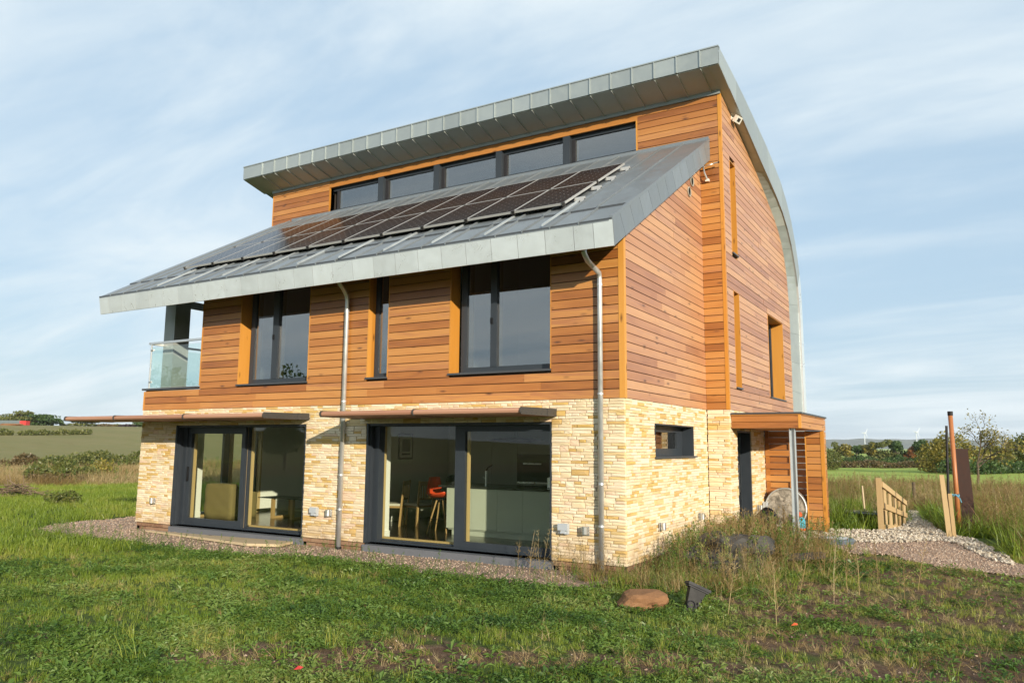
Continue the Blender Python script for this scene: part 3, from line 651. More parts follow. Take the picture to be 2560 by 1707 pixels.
MB().box(-.24, -.232, y0+.09, y1-.31, z0+.13, z1-.11).build('pane', M['glass_up'], sw); part('lining', M['anthracite'], sw)((-.2, .010, y1-.02, y1, z0, z1), (-.2, .010, y0, y0+.018, z0, z1), (-.2, .012, y0+.018, y1-.02, z1-.02, z1)); part('sill', M['sill'], sw)((-.2, .055, y0-.04, y1+.06, z0-.015, z0+.014))
y0, y1, z0, z1 = SH[3]; dr = MB().box(XO-.28, XO-.20, y0, y1, z0, z1).build('entrance_door', M['anthracite'], house)
part('door_frame', M['anthracite'], dr)((XO-.2, XO-.01, y0, y0+.05, z0, z1), (XO-.2, XO-.01, y1-.06, y1, z0, z1), (XO-.2, XO-.01, y0+.05, y1-.06, z1-.05, z1)); part('glazing_strip', M['glass_up'], dr)((XO-.199, XO-.19, y0+.85, y0+.98, .15, 1.9)); part('handle', M['chrome'], dr)((XO-.197, XO-.15, y0+.70, y0+.73, .8, 1.35))
# --- lower roof: trays, seams, fascia, verge
lr = MB(); sl = .5855
lr.hexa([(-11.90, -.79, 4.505), (.19, -.79, 4.505), (.19, YI+.02, under(YI)+.02), (-11.90, YI+.02, under(YI)+.02), (-11.90, -.845, 4.80), (.19, -.845, 4.80), (.19, YI+.02, rooftop(YI)-.05), (-11.90, YI+.02, rooftop(YI)-.05)])
lr = lr.build('lower_roof', M['sill'], house)
seams = [.16]+[-.309-.4655*i for i in range(25)]+[-11.89]
def slope_quad(m, x0, x1, ya, yb, t0, t1):
    """slab on the roof slope between heights t0 and t1 above the plane"""
    m.hexa([(x0, ya, rooftop(ya)+t0), (x1, ya, rooftop(ya)+t0), (x1, yb, rooftop(yb)+t0), (x0, yb, rooftop(yb)+t0), (x0, ya, rooftop(ya)+t1), (x1, ya, rooftop(ya)+t1), (x1, yb, rooftop(yb)+t1), (x0, yb, rooftop(yb)+t1)]); return m
for b, a in zip(seams, seams[1:]):
    slope_quad(MB(), a+.004, b-.004, -.885, -.19, -.05, -.022+random.uniform(0, .004)).build('roof_panel', M['zinc_roof'], lr)
    slope_quad(MB(), a+.004, b-.004, -.21, YI-.015, -.045, .010+random.uniform(0, .004)).build('roof_panel', M['zinc_roof'], lr)
for x in seams[1:-1]: slope_quad(slope_quad(MB(), x-.010, x+.010, -.90, -.2, -.03, .010), x-.010, x+.010, -.215, YI-.02, 0, .042).build('standing_seam', M['zinc_roof'], lr)
slope_quad(MB(), -11.88, .16, -.216, -.2105, -.02, .012).build('step_shadow_strip', M['sill'], lr); slope_quad(MB(), XL, .2, YI-.06, YI-.012, .01, .075).build('flashing', M['zinc_roof'], lr); part('eave_shadow_strip', M['sill'], lr)((-11.90, .2, -.887, -.84, 4.826, 4.853))  # thin dark strips stand in for the shade lines at roof step and eave
def fascia(m, x0, x1): m.hexa([(x0, -.823, 4.463), (x1, -.823, 4.463), (x1, -.80, 4.463), (x0, -.80, 4.463), (x0, -.884, 4.826), (x1, -.884, 4.826), (x1, -.86, 4.826), (x0, -.86, 4.826)]); return m
fj = [.208, -.093, -.402]+[-.867-.4655*i for i in range(24)]+[-11.905]
for b, a in zip(fj, fj[1:]): fascia(MB(), a+.0035, b-.0035).build('fascia_panel', M['zinc'], lr)
vj = [-.885, -.618, -.234]+[-.234+.3905*i for i in range(1, 11)]+[YI-.01]
for ya, yb in zip(vj, vj[1:]):
    yl, yh = ya, yb; g_ = .006
    f0 = (lambda y: under(y)-.003) ; off = .0635*(1 if True else 0)
    # seams run square to the slope: bottom edge lies further back
    sh = .21
    b0, b1 = min(ya+.065 if ya < -.8 else ya+sh, YI-.012), min(yb+sh, YI-.012)
    m = MB(); za, zb_ = rooftop(ya+g_)-.03, rooftop(yb-g_)-.03
    m.hexa([(.188, b0+g_, under(b0)), (.212, b0+g_, under(b0)), (.212, b1, under(b1)), (.188, b1, under(b1)), (.188, ya+g_, za), (.212, ya+g_, za), (.212, yb, zb_), (.188, yb, zb_)]); m.build('verge_panel', M['zinc_roof'], lr)
slope_quad(MB(), .165, .216, -.886, YI-.012, -.032, .022).build('verge_cap', M['zinc_roof'], lr)

# --- main swept roof
mr_ = MB(); n_ = len(OUT); vs = []; fs = []
for x in (-12.545, .60):
    for (yo, zo), (yi_, zi) in zip(OUT, INN): vs += [(x, yo, zo-.012), (x, yi_, zi+.012)]
for i in range(n_-1):
    a, b = 2*i, 2*i+2; o2 = 2*n_
    fs += [(a, b, b+o2, a+o2), (a+1, a+1+o2, b+1+o2, b+1), (a, a+1, b+1, b), (a+o2, b+o2, b+1+o2, a+1+o2)]
fs += [(0, 2*n_, 2*n_+1, 1)]
mr_.add(vs, fs); mroof = fixnormals(mr_.build('main_roof', M['zinc_patina'], house))
uj = [.64, .284, -.183, -.642]+[-1.108-.4655*i for i in range(24)]+[-12.565]
for b, a in zip(uj, uj[1:]):
    MB().box(a+.004, b-.004, 3.300, 3.325, 8.92, 9.255).build('fascia_panel', M['zinc_patina'], mroof)
    MB().hexa([(a+.004, 3.326, 8.908), (b-.004, 3.326, 8.908), (b-.004, YI-.01, 8.722), (a+.004, YI-.01, 8.722), (a+.004, 3.326, 8.930), (b-.004, 3.326, 8.930), (b-.004, YI-.01, 8.750), (a+.004, YI-.01, 8.750)]).build('soffit_panel', M['zinc_soffit'], mroof)
for x in uj[1:-1]: ss = MB(); sf = MB(); ss.hexa([(x-.008, 3.33, 8.885), (x+.008, 3.33, 8.885), (x+.008, YI-.02, 8.70), (x-.008, YI-.02, 8.70), (x-.008, 3.33, 8.92), (x+.008, 3.33, 8.92), (x+.008, YI-.02, 8.74), (x-.008, YI-.02, 8.74)]); ss.build('soffit_seam', M['zinc_soffit'], mroof); sf.box(x-.009, x+.009, 3.272, 3.301, 8.918, 9.262); sf.build('fascia_seam', M['zinc_patina'], mroof)
part('fascia_cap', M['zinc_patina'], mroof)((-12.57, .645, 3.285, 3.40, 9.257, 9.282)); part('soffit_trim', M['zinc_patina'], mroof)((XU-.02, XO+.02, YI-.05, YI-.014, 8.665, 8.735))
# verge face panels and the soffit between verge and gable wall
st_ = [0, 2, 4, 6, 8, 10, 12, 13, 14, 15, 16, 17, 18, 19, 20, 21, 22]
for a, b in zip(st_, st_[1:]):
    m = MB(); vs = []; fs = []
    for i in range(a, b+1): (yo, zo), (yi_, zi) = OUT[i], INN[i]; vs += [(.640, yo, zo), (.640, yi_, zi), (.602, yo, zo), (.602, yi_, zi)]
    for q in range(b-a): o = q*4; fs += [(o, o+1, o+5, o+4), (o+1, o+3, o+7, o+5), (o+2, o, o+4, o+6)]
    m.add(vs, fs); fixnormals(m.build('verge_panel', M['zinc_patina'] if b < 14 else M['zinc'], mroof))
def resample(pts, n):
    p = np.array(pts); d = np.r_[0, np.cumsum(np.hypot(*np.diff(p, axis=0).T))]; t = np.linspace(0, d[-1], n); return np.stack([np.interp(t, d, p[:, 0]), np.interp(t, d, p[:, 1])], 1)
I2 = [p for p in INN[:21]]+[(10.76, 2.3)]; A = resample(I2, 61); Bc = resample([(3.328, 8.90)]+[(YI-.02, 8.728)]+WC[1:], 61)
for a in range(0, 60, 4):
    m = MB(); vs = []; fs = []
    for i in range(a, a+5): vs += [(.604, A[i][0], A[i][1]+.002), (XO-.01, Bc[i][0], Bc[i][1])]
    vs[-2:] = [(vs[-2][0], vs[-2][1], vs[-2][2]+.004), (vs[-1][0], vs[-1][1], vs[-1][2]+.004)]
    for q in range(4): fs.append((2*q, 2*q+1, 2*q+3, 2*q+2))
    m.add(vs, fs); m.build('soffit_panel', M['zinc_soffit'] if a < 32 else M['zinc_patina'], mroof)
# --- balcony
bal = MB().box(XL+.02, -9.55, .06, YI, 2.70, 2.80).build('balcony', M['threshold'], house)
part('coping', M['sill'], bal)((XL-.035, -9.535, -.05, .16, 2.832, 2.872)); part('upstand', M['cedar'], bal)((XL+.002, XL+.03, .03, YI, 2.42, 2.83)); part('coping', M['sill'], bal)((XL-.035, XL+.12, .16, YI, 2.832, 2.872))
part('pier', M['zinc_soffit'], bal)((XL+.03, -10.98, .36, .75, 2.80, 4.97)); part('eave_beam', M['zinc_soffit'], bal)((XL-.02, XL+.05, .8, YI, 4.83, 5.0))
part('glass_panel', M['glass_rail'], bal)((XL+.10, -9.56, .04, .052, 2.90, 3.80)); part('glass_panel', M['glass_rail'], bal)((XL+.02, XL+.032, .12, 3.9, 2.90, 3.80))
part('handrail', M['chrome'], bal)((XL+.06, -9.535, .02, .07, 3.86, 3.905), (XL, XL+.05, .02, 4.0, 3.86, 3.905))
bp = MB().tube([(XL+.075, .045, 2.87), (XL+.075, .045, 3.86)], .018, 8); bp.tube([(XL+.075, .04, 3.73), (XL+.14, .04, 3.73)], .024, 8); bp.tube([(XL+.075, .04, 3.02), (XL+.14, .04, 3.02)], .024, 8); bp.build('baluster', M['chrome'], bal)
part('deck_wall', M['white'], bal)((-9.553, -9.54, .26, YI, 2.84, 5.0))
# --- downpipes
for x, zt, yo in ((-5.405, 4.62, -.30), (-.352, 4.50, -.62)):
    dp = MB().tube([(x, -.075, -.13), (x, -.075, zt-.32), (x, -.10, zt-.22), (x, yo+.12, zt-.12), (x, yo, zt-.03), (x, yo, zt+.12)], .040, 14).build('downpipe', M['galv'], house, smooth_=True)
    for z in (.55, 1.15, 2.46, 4.1):
        MB().tube([(x, -.075, z-.014), (x, -.075, z+.014)], .046, 14).build('collar', M['galv'], dp)
    part('clip', M['galv'], dp)((x-.012, x+.012, -.05, 0, .6, .63)); part('clip', M['galv'], dp)((x-.012, x+.012, -.05, 0, 4.12, 4.15))
    MB().tube([(x, -.075, -.16), (x, -.075, -.10)], .055, 12).build('gully', M['black'], dp)
# --- timber awnings with riveted end plates
def awning(x0, x1, mids):
    z0, z1, yf = 2.142, 2.232, -1.10
    cells = [x0]+mids+[x1]; aw = None
    prof = [(-.02, z0), (yf+.04, z0), (yf+.008, z0+.018), (yf, z0+.048), (yf+.012, z0+.075), (yf+.05, z1), (-.02, z1)]
    def slab(m, a, b, pr):
        n = len(pr); m.add([(a, y, z) for y, z in pr]+[(b, y, z) for y, z in pr], [tuple(range(n)), tuple(range(2*n-1, n-1, -1))]+[(i, n+i, n+(i+1) % n, (i+1) % n) for i in range(n)]); return m
    aw = fixnormals(slab(MB(), cells[0]+.012, cells[1]-.006, prof).build('awning', M['awning_wood'], house))
    for a, b in zip(cells[1:], cells[2:]): fixnormals(slab(MB(), a+.006, b-.006, prof).build('canopy_board', M['awning_wood'], aw))
    pp = [(-.0, z0-.006), (yf-.0, z0-.006), (yf-.022, z0+.02), (yf-.028, z0+.048), (yf-.02, z0+.076), (yf+.004, z1+.008), (-.0, z1+.026)]
    for x in cells:
        m = slab(MB(), x-.006, x+.006, pp)
        if x == x1:
            for t in np.linspace(.06, .80, 6): m.lathe((x+.006, yf+t, z1-.022), [(.010, 0), (.006, .006)], 6, 'x'); m.lathe((x+.006, yf+t-.05, z0+.022), [(.010, 0), (.006, .006)], 6, 'x')
            m.lathe((x+.006, -.22, z0+.05), [(.010, 0), (.006, .006)], 6, 'x'); m.lathe((x+.006, -.11, z0+.05), [(.010, 0), (.006, .006)], 6, 'x'); m.box(x+.006, x+.012, -.315, -.30, z0-.004, z1+.016)
        fixnormals(m.build('end_plate', M['dark_metal'], aw))
awning(-4.957, -1.118, [-3.03]); awning(-12.44, -6.315, [-10.69, -8.50])
# --- porch
po = MB().box(XO, 1.675, 4.175, 6.90, 2.055, 2.29).build('porch_roof', M['cedar_cross'], house)
for i in range(2):
    z0 = 2.047+i*.118; MB().box(XO+.02, 1.655, 4.150, 4.178, z0, z0+.108).build('fascia_board', M['cedar'], po); MB().box(1.672, 1.70, 4.21, 6.93, z0, z0+.108).build('fascia_board', M['cedar'], po)
part('fascia_board', M['cedar_cross'], po)((XO+.02, 1.69, 4.144, 4.17, 2.283, 2.305)); part('fascia_board', M['cedar_cross'], po)((1.675, 1.706, 4.17, 6.93, 2.283, 2.305)); part('corner_trim', M['cedar_trim'], po)((1.657, 1.704, 4.146, 4.208, 2.045, 2.283))
part('roof_edge', M['sill'], po)((XO-.01, 1.725, 4.125, 6.96, 2.305, 2.335)); part('post', M['galv_post'], po)((1.478, 1.490, 4.21, 4.30, -.1, 2.05), (1.490, 1.565, 4.25, 4.262, -.1, 2.05), (1.565, 1.577, 4.21, 4.30, -.1, 2.05))
scr = empty('slatted_screen', (0, 0, 0)); scr.parent = house
for i in range(15):
    z0 = .03+i*.1345
    for a, b, hit in ((XO+.02, .98, True), (.98, 1.32, False)):
        y = 6.86 if (hit and i % 2) else 6.925
        MB().box(a, b, y, y+.022, z0, z0+.122).build('slat', M['cedar'], scr)
part('batten', M['cedar_cross'], scr)((XO+.02, XO+.10, 6.884, 6.924, 0, 2.05), (.95, 1.0, 6.884, 6.924, 0, 2.05))
wing = MB().box(1.335, 1.675, 6.66, 6.90, -.05, 2.045).build('screen_pier', M['backing'], house)
for i in range(15):
    z0 = .02+i*.1345; z1 = min(z0+.122, 2.04); MB().box(1.352, 1.63, 6.638, 6.665, z0, z1).build('cedar_board', M['cedar'], wing); MB().box(1.672, 1.698, 6.70, 6.93, z0, z1).build('cedar_board', M['cedar'], wing)
part('corner_trim', M['cedar_trim'], wing)((1.632, 1.704, 6.630, 6.698, -.03, 2.045)); part('corner_trim', M['cedar_trim'], wing)((1.325, 1.35, 6.632, 6.92, -.03, 2.045))
# --- interior
wi = MB(); wi.box(XL+.23, -.28, 5.6, 5.7, 0, 2.4); wi.box(XL+.22, XL+.235, .31, 1.45, 0, 2.3); wi.box(XL+.22, XL+.235, 3.2, 5.6, 0, 2.3); wi.box(XL+.22, XL+.235, 1.45, 3.2, 2.0, 2.3)
wi.box(-4.99, -4.95, .31, .74, .0, 2.3);  wi.box(-7.0, -6.85, 2.9, 5.6, 0, 2.3); wall_panels(wi, (.31, 5.6, 0, 2.3), [side_holes[0]], lambda m, a, b, z0, z1: m.box(-.29, -.275, a, b, z0, z1)); wall_panels(wi, (XL+.24, -.30, 0, 2.3), [D1, D2], lambda m, a, b, z0, z1: m.box(a, b, .304, .311, z0, z1)); 
wi.build('interior_wall', M['white'], house)
part('interior_floor', M['floor_in'])((XL+.05, -.05, .31, 10, -.1, .0)); part('ceiling', M['white'])((XL+.05, -.05, .31, 10, 2.27, 2.42)); part('skirting', M['white'])((-4.95, -4.925, .33, .74, 0, .14), (XL+.235, XL+.25, .33, 1.45, 0, .12), (-6.9, -.4, 5.58, 5.6, 0, .12))
up = MB(); up.box(-9.54, -.28, 3.6, 3.7, 2.55, 6.6); up.box(-9.54, -.28, .25, 3.6, 2.45, 2.56)
for a, b in ((-6.0, -5.9), (-4.0, -3.9), (-.285, -.275), (-9.554, -9.545)): up.hexa([(a, .25, 2.56), (b, .25, 2.56), (b, 3.6, 2.56), (a, 3.6, 2.56), (a, .25, under(.25)-.02), (b, .25, under(.25)-.02), (b, 3.6, under(3.6)-.02), (a, 3.6, under(3.6)-.02)])
up.build('upstairs_wall', M['white'], house)
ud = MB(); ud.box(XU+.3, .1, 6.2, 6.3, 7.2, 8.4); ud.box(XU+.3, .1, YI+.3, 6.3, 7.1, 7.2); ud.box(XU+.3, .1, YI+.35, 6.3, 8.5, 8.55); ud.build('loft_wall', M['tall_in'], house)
wf = MB().box(XL+.05, XL+.12, 1.45, 1.50, .05, 2.0).box(XL+.05, XL+.12, 2.11, 2.34, .05, 2.0).box(XL+.05, XL+.12, 3.10, 3.2, .05, 2.0).box(XL+.05, XL+.12, 1.45, 3.2, .03, .10).box(XL+.05, XL+.12, 1.45, 3.2, 1.92, 2.02).build('west_window', M['anthracite'], house)
part('pane', M['glass'], wf)((XL+.08, XL+.086, 1.5, 2.11, .1, 1.92)); part('pane', M['glass'], wf)((XL+.08, XL+.086, 2.34, 3.1, .1, 1.92)); part('lining', M['pine'], wf)((XL+.12, XL+.2, 2.28, 2.33, .05, 2.0), (XL+.12, XL+.235, 3.15, 3.2, .05, 2.0), (XL+.12, XL+.235, 1.45, 3.2, .0, .05))
# ------------------------------------------------------------------ solar panels on the lower roof
AL = math.atan(sl); NRM = np.array([0, -math.sin(AL), math.cos(AL)])
def solar_panel():
    r = empty('solar_panel'); w, h = .914, 1.484
    MB().box(0, w, 0, .014, 0, .036).box(0, w, h-.014, h, 0, .036).box(0, .012, .014, h-.014, 0, .036).box(w-.012, w, .014, h-.014, 0, .036).build('frame', M['silver'], r)
    MB().box(.012, w-.012, .014, h-.014, .010, .033).build('cell_sheet', M['solar'], r)
    for x in (.0, w): MB().box(x-.025, x+.025, -.012, .02, -.02, .045).build('clamp', M['dark_metal'], r)
    return r
proto = solar_panel(); ordn = ['first', 'second', 'third', 'fourth', 'fifth', 'sixth', 'seventh', 'eighth', 'ninth', 'tenth']
for row in range(2):
    for i in range(10):
        o = proto if row == 0 and i == 0 else copy_tree(proto)
        x = -.97-.914-i*.9225; y = -.005+row*1.288; p = np.array([x, y, rooftop(y)])+NRM*.082
        o.location = p; o.rotation_euler = (AL, 0, 0)
        tag(o, f"{ordn[i]} dark solar panel from the right roof edge in the {'lower' if row == 0 else 'upper'} row", 'solar panel', 'solar panels on the lower roof')
def on_roof(x, y, t): return np.array([x, y, rooftop(y)])+NRM*t
for i in range(10):
    x = -.912-i*1.0; tag(slope_quad(MB(), x-.013, x+.013, -.86, .35, .01, .045).build('mounting_rail', M['galv_post']), f'{ordn[i]} pale metal rail from the right running up under the solar panels', 'rail', 'mounting rails below the panels')
for i, y in enumerate((.35, 1.0, 1.62, 2.3)):
    m = MB(); slope_quad(m, -.975, -.80, y, y+.05, .03, .085); slope_quad(m, -.86, -.80, y-.02, y+.07, .0, .05); tag(m.build('rail_end', M['silver']), f"silver rail end sticking out beside the last solar panel, {['lowest', 'second lowest', 'second highest', 'highest'][i]} of four", 'rail end', 'rail ends beside the panels')
# ------------------------------------------------------------------ fittings on the walls
def lamp(name, p, face, label):
    r = empty(name, p, 0 if face == 'y' else R(90), label, 'wall light', 'small steel wall lights')
    MB().box(-.055, .055, -.012, 0, -.075, .055).build('back_plate', M['chrome'], r); m = MB(); m.lathe((0, -.055, -.06), [(.040, 0), (.045, .005), (.045, .11), (.040, .115)], 14); m.build('tube', M['chrome'], r, smooth_=False); return r
ZL = .475
for p, f, lb in (((-10.75, -.02, ZL), 'y', 'small steel wall light on the stone left of the living room door'), ((-5.69, -.02, ZL), 'y', 'small steel wall light between the left downpipe and the grey socket box'), ((-.62, -.02, ZL), 'y', 'small steel wall light left of the corner downpipe'), ((.02, 1.34, .455), 'x', 'small steel wall light on the side wall nearest the corner'), ((.02, 3.42, .46), 'x', 'small steel wall light on the side wall, half behind dry weeds'), ((XO+.02, 6.02, .46), 'x', 'small steel wall light beside the dark entrance door')): lamp('wall_light', p, f, lb)
def sbox(p, label, face='y'):
    r = empty('socket_box', p, 0 if face == 'y' else R(90), label, 'socket', 'grey outdoor socket boxes'); MB().box(-.075, .075, -.055, 0, -.075, .075).build('box', M['greybox'], r); MB().box(-.08, .08, -.085, -.055, -.02, .08).build('lid', M['greybox'], r); MB().box(-.04, .04, -.08, -.055, -.065, -.022).build('lower_cover', M['greybox'], r); return r
sbox((-6.04, -.02, .475), 'grey outdoor socket box on the stone between the two sliding doors'); sbox((-.97, -.02, .475), 'grey outdoor socket box right of the kitchen sliding door'); sbox((XO+.02, 6.55, .47), 'grey outdoor socket box beside the entrance under the porch', 'x')
MB0 = MB().box(-.03, .03, -.03, 0, -.02, .02)
for (x, y, z), lb in (((0, 3.271, 6.478), 'round wall vent, lower one of the pair'), ((0, 3.459, 6.737), 'round wall vent, upper one of the pair close under the zinc verge')):
    r = empty('wall_vent', (.012, y, z), 0, lb, 'vent', 'round vents on the side wall'); m = MB(); m.lathe((0, 0, 0), [(.075, .002), (.095, .002), (.098, .012), (.095, .022), (.078, .022), (.075, .012)], 20, 'x'); m.f = m.f[:-2]; m.build('ring', M['concrete'], r)
    for q in range(9):
        zz = -.066+q*.0165; hw = math.sqrt(max(.0001, .075**2-zz*zz)); MB().box(.004, .012, -hw, hw, zz-.003, zz+.003).build('louvre', M['blackgrey'], r)
    MB().lathe((0, 0, 0), [(.076, .000), (.076, .003)], 20, 'x').build('mesh_plate', M['dark_metal'], r)
r = empty('floodlight', (.50, 4.93, 8.47), 0, 'white security floodlight on a bracket under the main roof verge', 'floodlight')
MB().box(-.06, -.04, -.05, .05, -.05, .06).build('base', M['whiteplastic'], r); m = MB(); m.tube([(-.05, 0, .02), (.03, -.02, -.01)], .016, 8); m.tube([(-.05, 0, -.03), (.03, -.02, -.03)], .016, 8); m.build('arm', M['whiteplastic'], r)
hd = MB().box(-.035, .035, -.10, .10, -.07, .07).build('head', M['whiteplastic'], r); hd.location = (.075, -.03, -.05); hd.rotation_euler = (0, R(38), R(-15)); ln = MB().box(.036, .04, -.05, .05, -.035, .035).build('lens', M['blackgrey'], hd)
r = empty('cable_bracket', (.16, 4.0, 7.13), 0, 'shiny curved bracket with a coiled rod under the lower roof verge', 'bracket')
MB().tube([(-.02, .05, -.20), (.0, -.02, -.19), (-.03, -.05, -.10), (-.05, -.06, .0), (-.05, -.05, .06)], .017, 8).build('curved_arm', M['chrome'], r); m = MB(); m.tube([(-.05+.20*t/40, -.05+.012*math.cos(t*1.6), .05+.02*t/40+.014*math.sin(t*1.6)) for t in range(41)], .004, 5); m.build('coil', M['chrome'], r); MB().tube([(.13, -.05, .072), (.24, -.05, .083)], .013, 8).build('rod', M['chrome'], r); MB().tube([(.235, -.05, .082), (.265, -.05, .086)], .018, 8).build('cap', M['blackgrey'], r); MB().box(-.04, .03, .0, .065, -.24, -.19).build('foot', M['whiteplastic'], r)
# ------------------------------------------------------------------ furniture seen through the doors
def dining_chair(x, y, rz, label):
    r = empty('dining_chair', (x, y, 0), rz, label, 'chair', 'wooden dining chairs in the kitchen'); h = .21
    MB().box(-h, h, -h, h, .42, .46).build('seat', M['cream'], r); MB().box(-h, h, -h, h, .375, .418).build('apron', M['oak'], r)
    for sx_ in (-1, 1): MB().box(sx_*h-.02, sx_*h+.02, -h-.02, -h+.02, 0, .375).build('leg', M['oak'], r); MB().hexa([(sx_*h-.02, h-.02, 0), (sx_*h+.02, h-.02, 0), (sx_*h+.02, h+.02, 0), (sx_*h-.02, h+.02, 0), (sx_*h-.018, h+.06, .94), (sx_*h+.018, h+.06, .94), (sx_*h+.018, h+.09, .94), (sx_*h-.018, h+.09, .94)]).build('rear_leg', M['oak'], r)
    MB().box(-h, h, h+.055, h+.08, .84, .93).build('top_rail', M['oak'], r); MB().box(-h, h, h+.02, h+.045, .54, .58).build('lower_rail', M['oak'], r)
    for q in range(5): xx = -.14+q*.07; MB().box(xx-.013, xx+.013, h+.04, h+.055, .57, .86).build('spindle', M['oak'], r)
    return r
dining_chair(-6.32, 2.55, R(-70), 'wooden dining chair with a cream seat, half hidden at the kitchen door edge'); dining_chair(-5.92, 2.85, R(-100), 'wooden dining chair with a cream seat, beside the orange bar stool'); 
r = empty('bar_stool', (-4.72, 2.05, 0), R(10), 'orange shell bar stool on wooden legs at the kitchen island', 'bar stool'); m = MB(); nu, nv = 12, 13; vs = []
for i in range(nu+1):
    t = i/nu
    for j_ in range(nv):
        a = -1+2*j_/(nv-1)
        if t < .5: q = t/.5; x_, y_, z_ = a*.22*(1-.25*(1-q)**3), -.22+.40*q, .66+.05*(1-q)**2+.09*a*a
        else: q = (t-.5)/.5; x_, y_, z_ = a*.22*(1-.35*q*q), .18+.10*q-.10*a*a*q, .66+.40*q+.09*a*a*(1-q)
        vs.append((x_, y_, z_))
m.add(vs, [(i*nv+j_, i*nv+j_+1, (i+1)*nv+j_+1, (i+1)*nv+j_) for i in range(nu) for j_ in range(nv-1)]); sh = m.build('shell', M['red_seat'], r, smooth_=True); sh.rotation_euler = (0, 0, R(75)); md_ = sh.modifiers.new('thick', 'SOLIDIFY'); md_.thickness = .012
for a in (45, 135, 225, 315): c_, s_ = math.cos(R(a)), math.sin(R(a)); MB().tube([(.30*c_, .27*s_, 0), (.09*c_, .09*s_, .64)], [.013, .018], 8).build('leg', M['oak'], r)
MB().tube([(.22*math.cos(t), .20*math.sin(t), .26) for t in np.linspace(0, 2*math.pi, 17)], .007, 6).build('footrest', M['black'], r); MB().box(-.10, .10, -.10, .10, .625, .65).build('seat_plate', M['black'], r)
r = empty('kitchen_island', (0, 0, 0), 0, 'pale green grey kitchen island with a dark worktop', 'kitchen island')
for a, b in ((-4.43, -3.865), (-3.86, -3.295), (-3.29, -2.745), (-2.74, -2.18), (-2.175, -1.62)): MB().box(a, b, 1.82, 1.845, .125, .875).build('front_panel', M['unit'], r)
MB().box(-4.43, -4.41, 1.846, 2.75, .125, .875).build('end_panel', M['unit'], r); MB().box(-4.405, -1.62, 1.85, 2.74, .1, .87).build('carcass', M['unit'], r); MB().box(-4.34, -1.7, 1.88, 2.7, 0, .1).build('plinth', M['unit'], r); MB().box(-4.62, -1.6, 1.80, 2.78, .885, .925).build('worktop', M['worktop'], r)
r = empty('kitchen_tap', (-3.78, 2.2, .925), 0, 'tall kitchen tap standing on the dark island worktop', 'tap'); MB().tube([(0, 0, 0), (0, 0, .28)], .02, 10).build('body', M['chrome'], r); MB().tube([(0, 0, .27), (.05, -.02, .34), (.17, -.06, .39)], .013, 8).build('spout', M['black'], r); MB().tube([(0, 0, .12), (-.07, 0, .16)], .009, 6).build('lever', M['chrome'], r)
r = empty('toaster', (-2.30, 2.25, .925), R(8), 'silver toaster on the right end of the island worktop', 'toaster'); MB().box(-.13, .13, -.08, .08, .01, .19).build('body', M['chrome'], r); MB().box(-.10, .10, -.03, .03, .185, .196).build('slot', M['black'], r); MB().box(.13, .145, -.02, .02, .1, .13).build('lever', M['black'], r)
m = MB(); m.lathe((-4.6, 2.25, .93), [(.13, 0), (.14, .05), (.10, .14), (.04, .17)], 12); tag(m.build('kettle', M['black']), 'round black kettle on the left end of the island worktop', 'kettle')
r = empty('kitchen_cupboards', (0, 0, 0), 0, 'tall dull grey cupboards along the back of the kitchen', 'cupboard'); M['tall'] = plain('tall_cupboard_front', (.30, .30, .275), .5, 0, .03)
for a, b in ((-6.3, -5.72), (-5.71, -5.1), (-5.085, -4.43), (-2.9, -2.2), (-2.19, -1.2)): MB().box(a, b, 4.5, 4.52, .1, 2.2).build('door', M['tall'], r)
MB().box(-6.3, -1.2, 4.53, 5.1, 0, 2.25).build('carcass', M['tall'], r); ov = MB().box(-4.42, -2.91, 4.49, 4.53, .85, 1.5).build('oven', M['black'], r); MB().box(-4.25, -3.8, 4.46, 4.48, 1.28, 1.31).build('handle', M['chrome'], ov); MB().box(-3.5, -3.1, 4.46, 4.48, 1.28, 1.31).build('handle', M['chrome'], ov); MB().box(-4.42, -2.91, 4.485, 4.49, .86, .90).build('trim', M['chrome'], ov); MB().box(-4.42, -2.91, 4.5, 4.52, 1.51, 2.2).build('door', M['tall'], r); MB().box(-4.42, -2.91, 4.5, 4.52, .1, .84).build('door', M['tall'], r)
m = MB(); m.lathe((-3.55, 2.9, 1.80), [(.02, .055), (.35, .04), (.60, 0), (.35, -.04), (.02, -.055)], 20); r = empty('pendant_light', (0, 0, 0), 0, 'long flat black pendant light hanging above the kitchen island', 'pendant light'); sh = m.build('shade', M['black'], r, smooth_=True); MB().tube([(-3.55, 2.9, 1.84), (-3.55, 2.9, 2.27)], .004, 5).build('cable', M['black'], r)
r = empty('picture', (-6.848, 3.56, 1.65), R(90), 'black framed picture hanging on the pale wall behind the kitchen chairs', 'picture'); MB().box(-.26, .26, -.02, 0, -.29, .29).build('frame', M['black'], r); MB().box(-.22, .22, -.024, -.02, -.25, .25).build('mount', M['white'], r); MB().box(-.15, .15, -.027, -.024, -.12, .17).build('print', M['picture'], r); MB().box(-.16, .16, -.027, -.024, -.19, -.15).build('caption_bar', M['black'], r)
r = empty('armchair', (-10.55, 1.78, 0), R(4), 'olive armchair cover seen from behind through the left sliding door', 'armchair'); nx, nz = 18, 12; m = MB(); vs = []
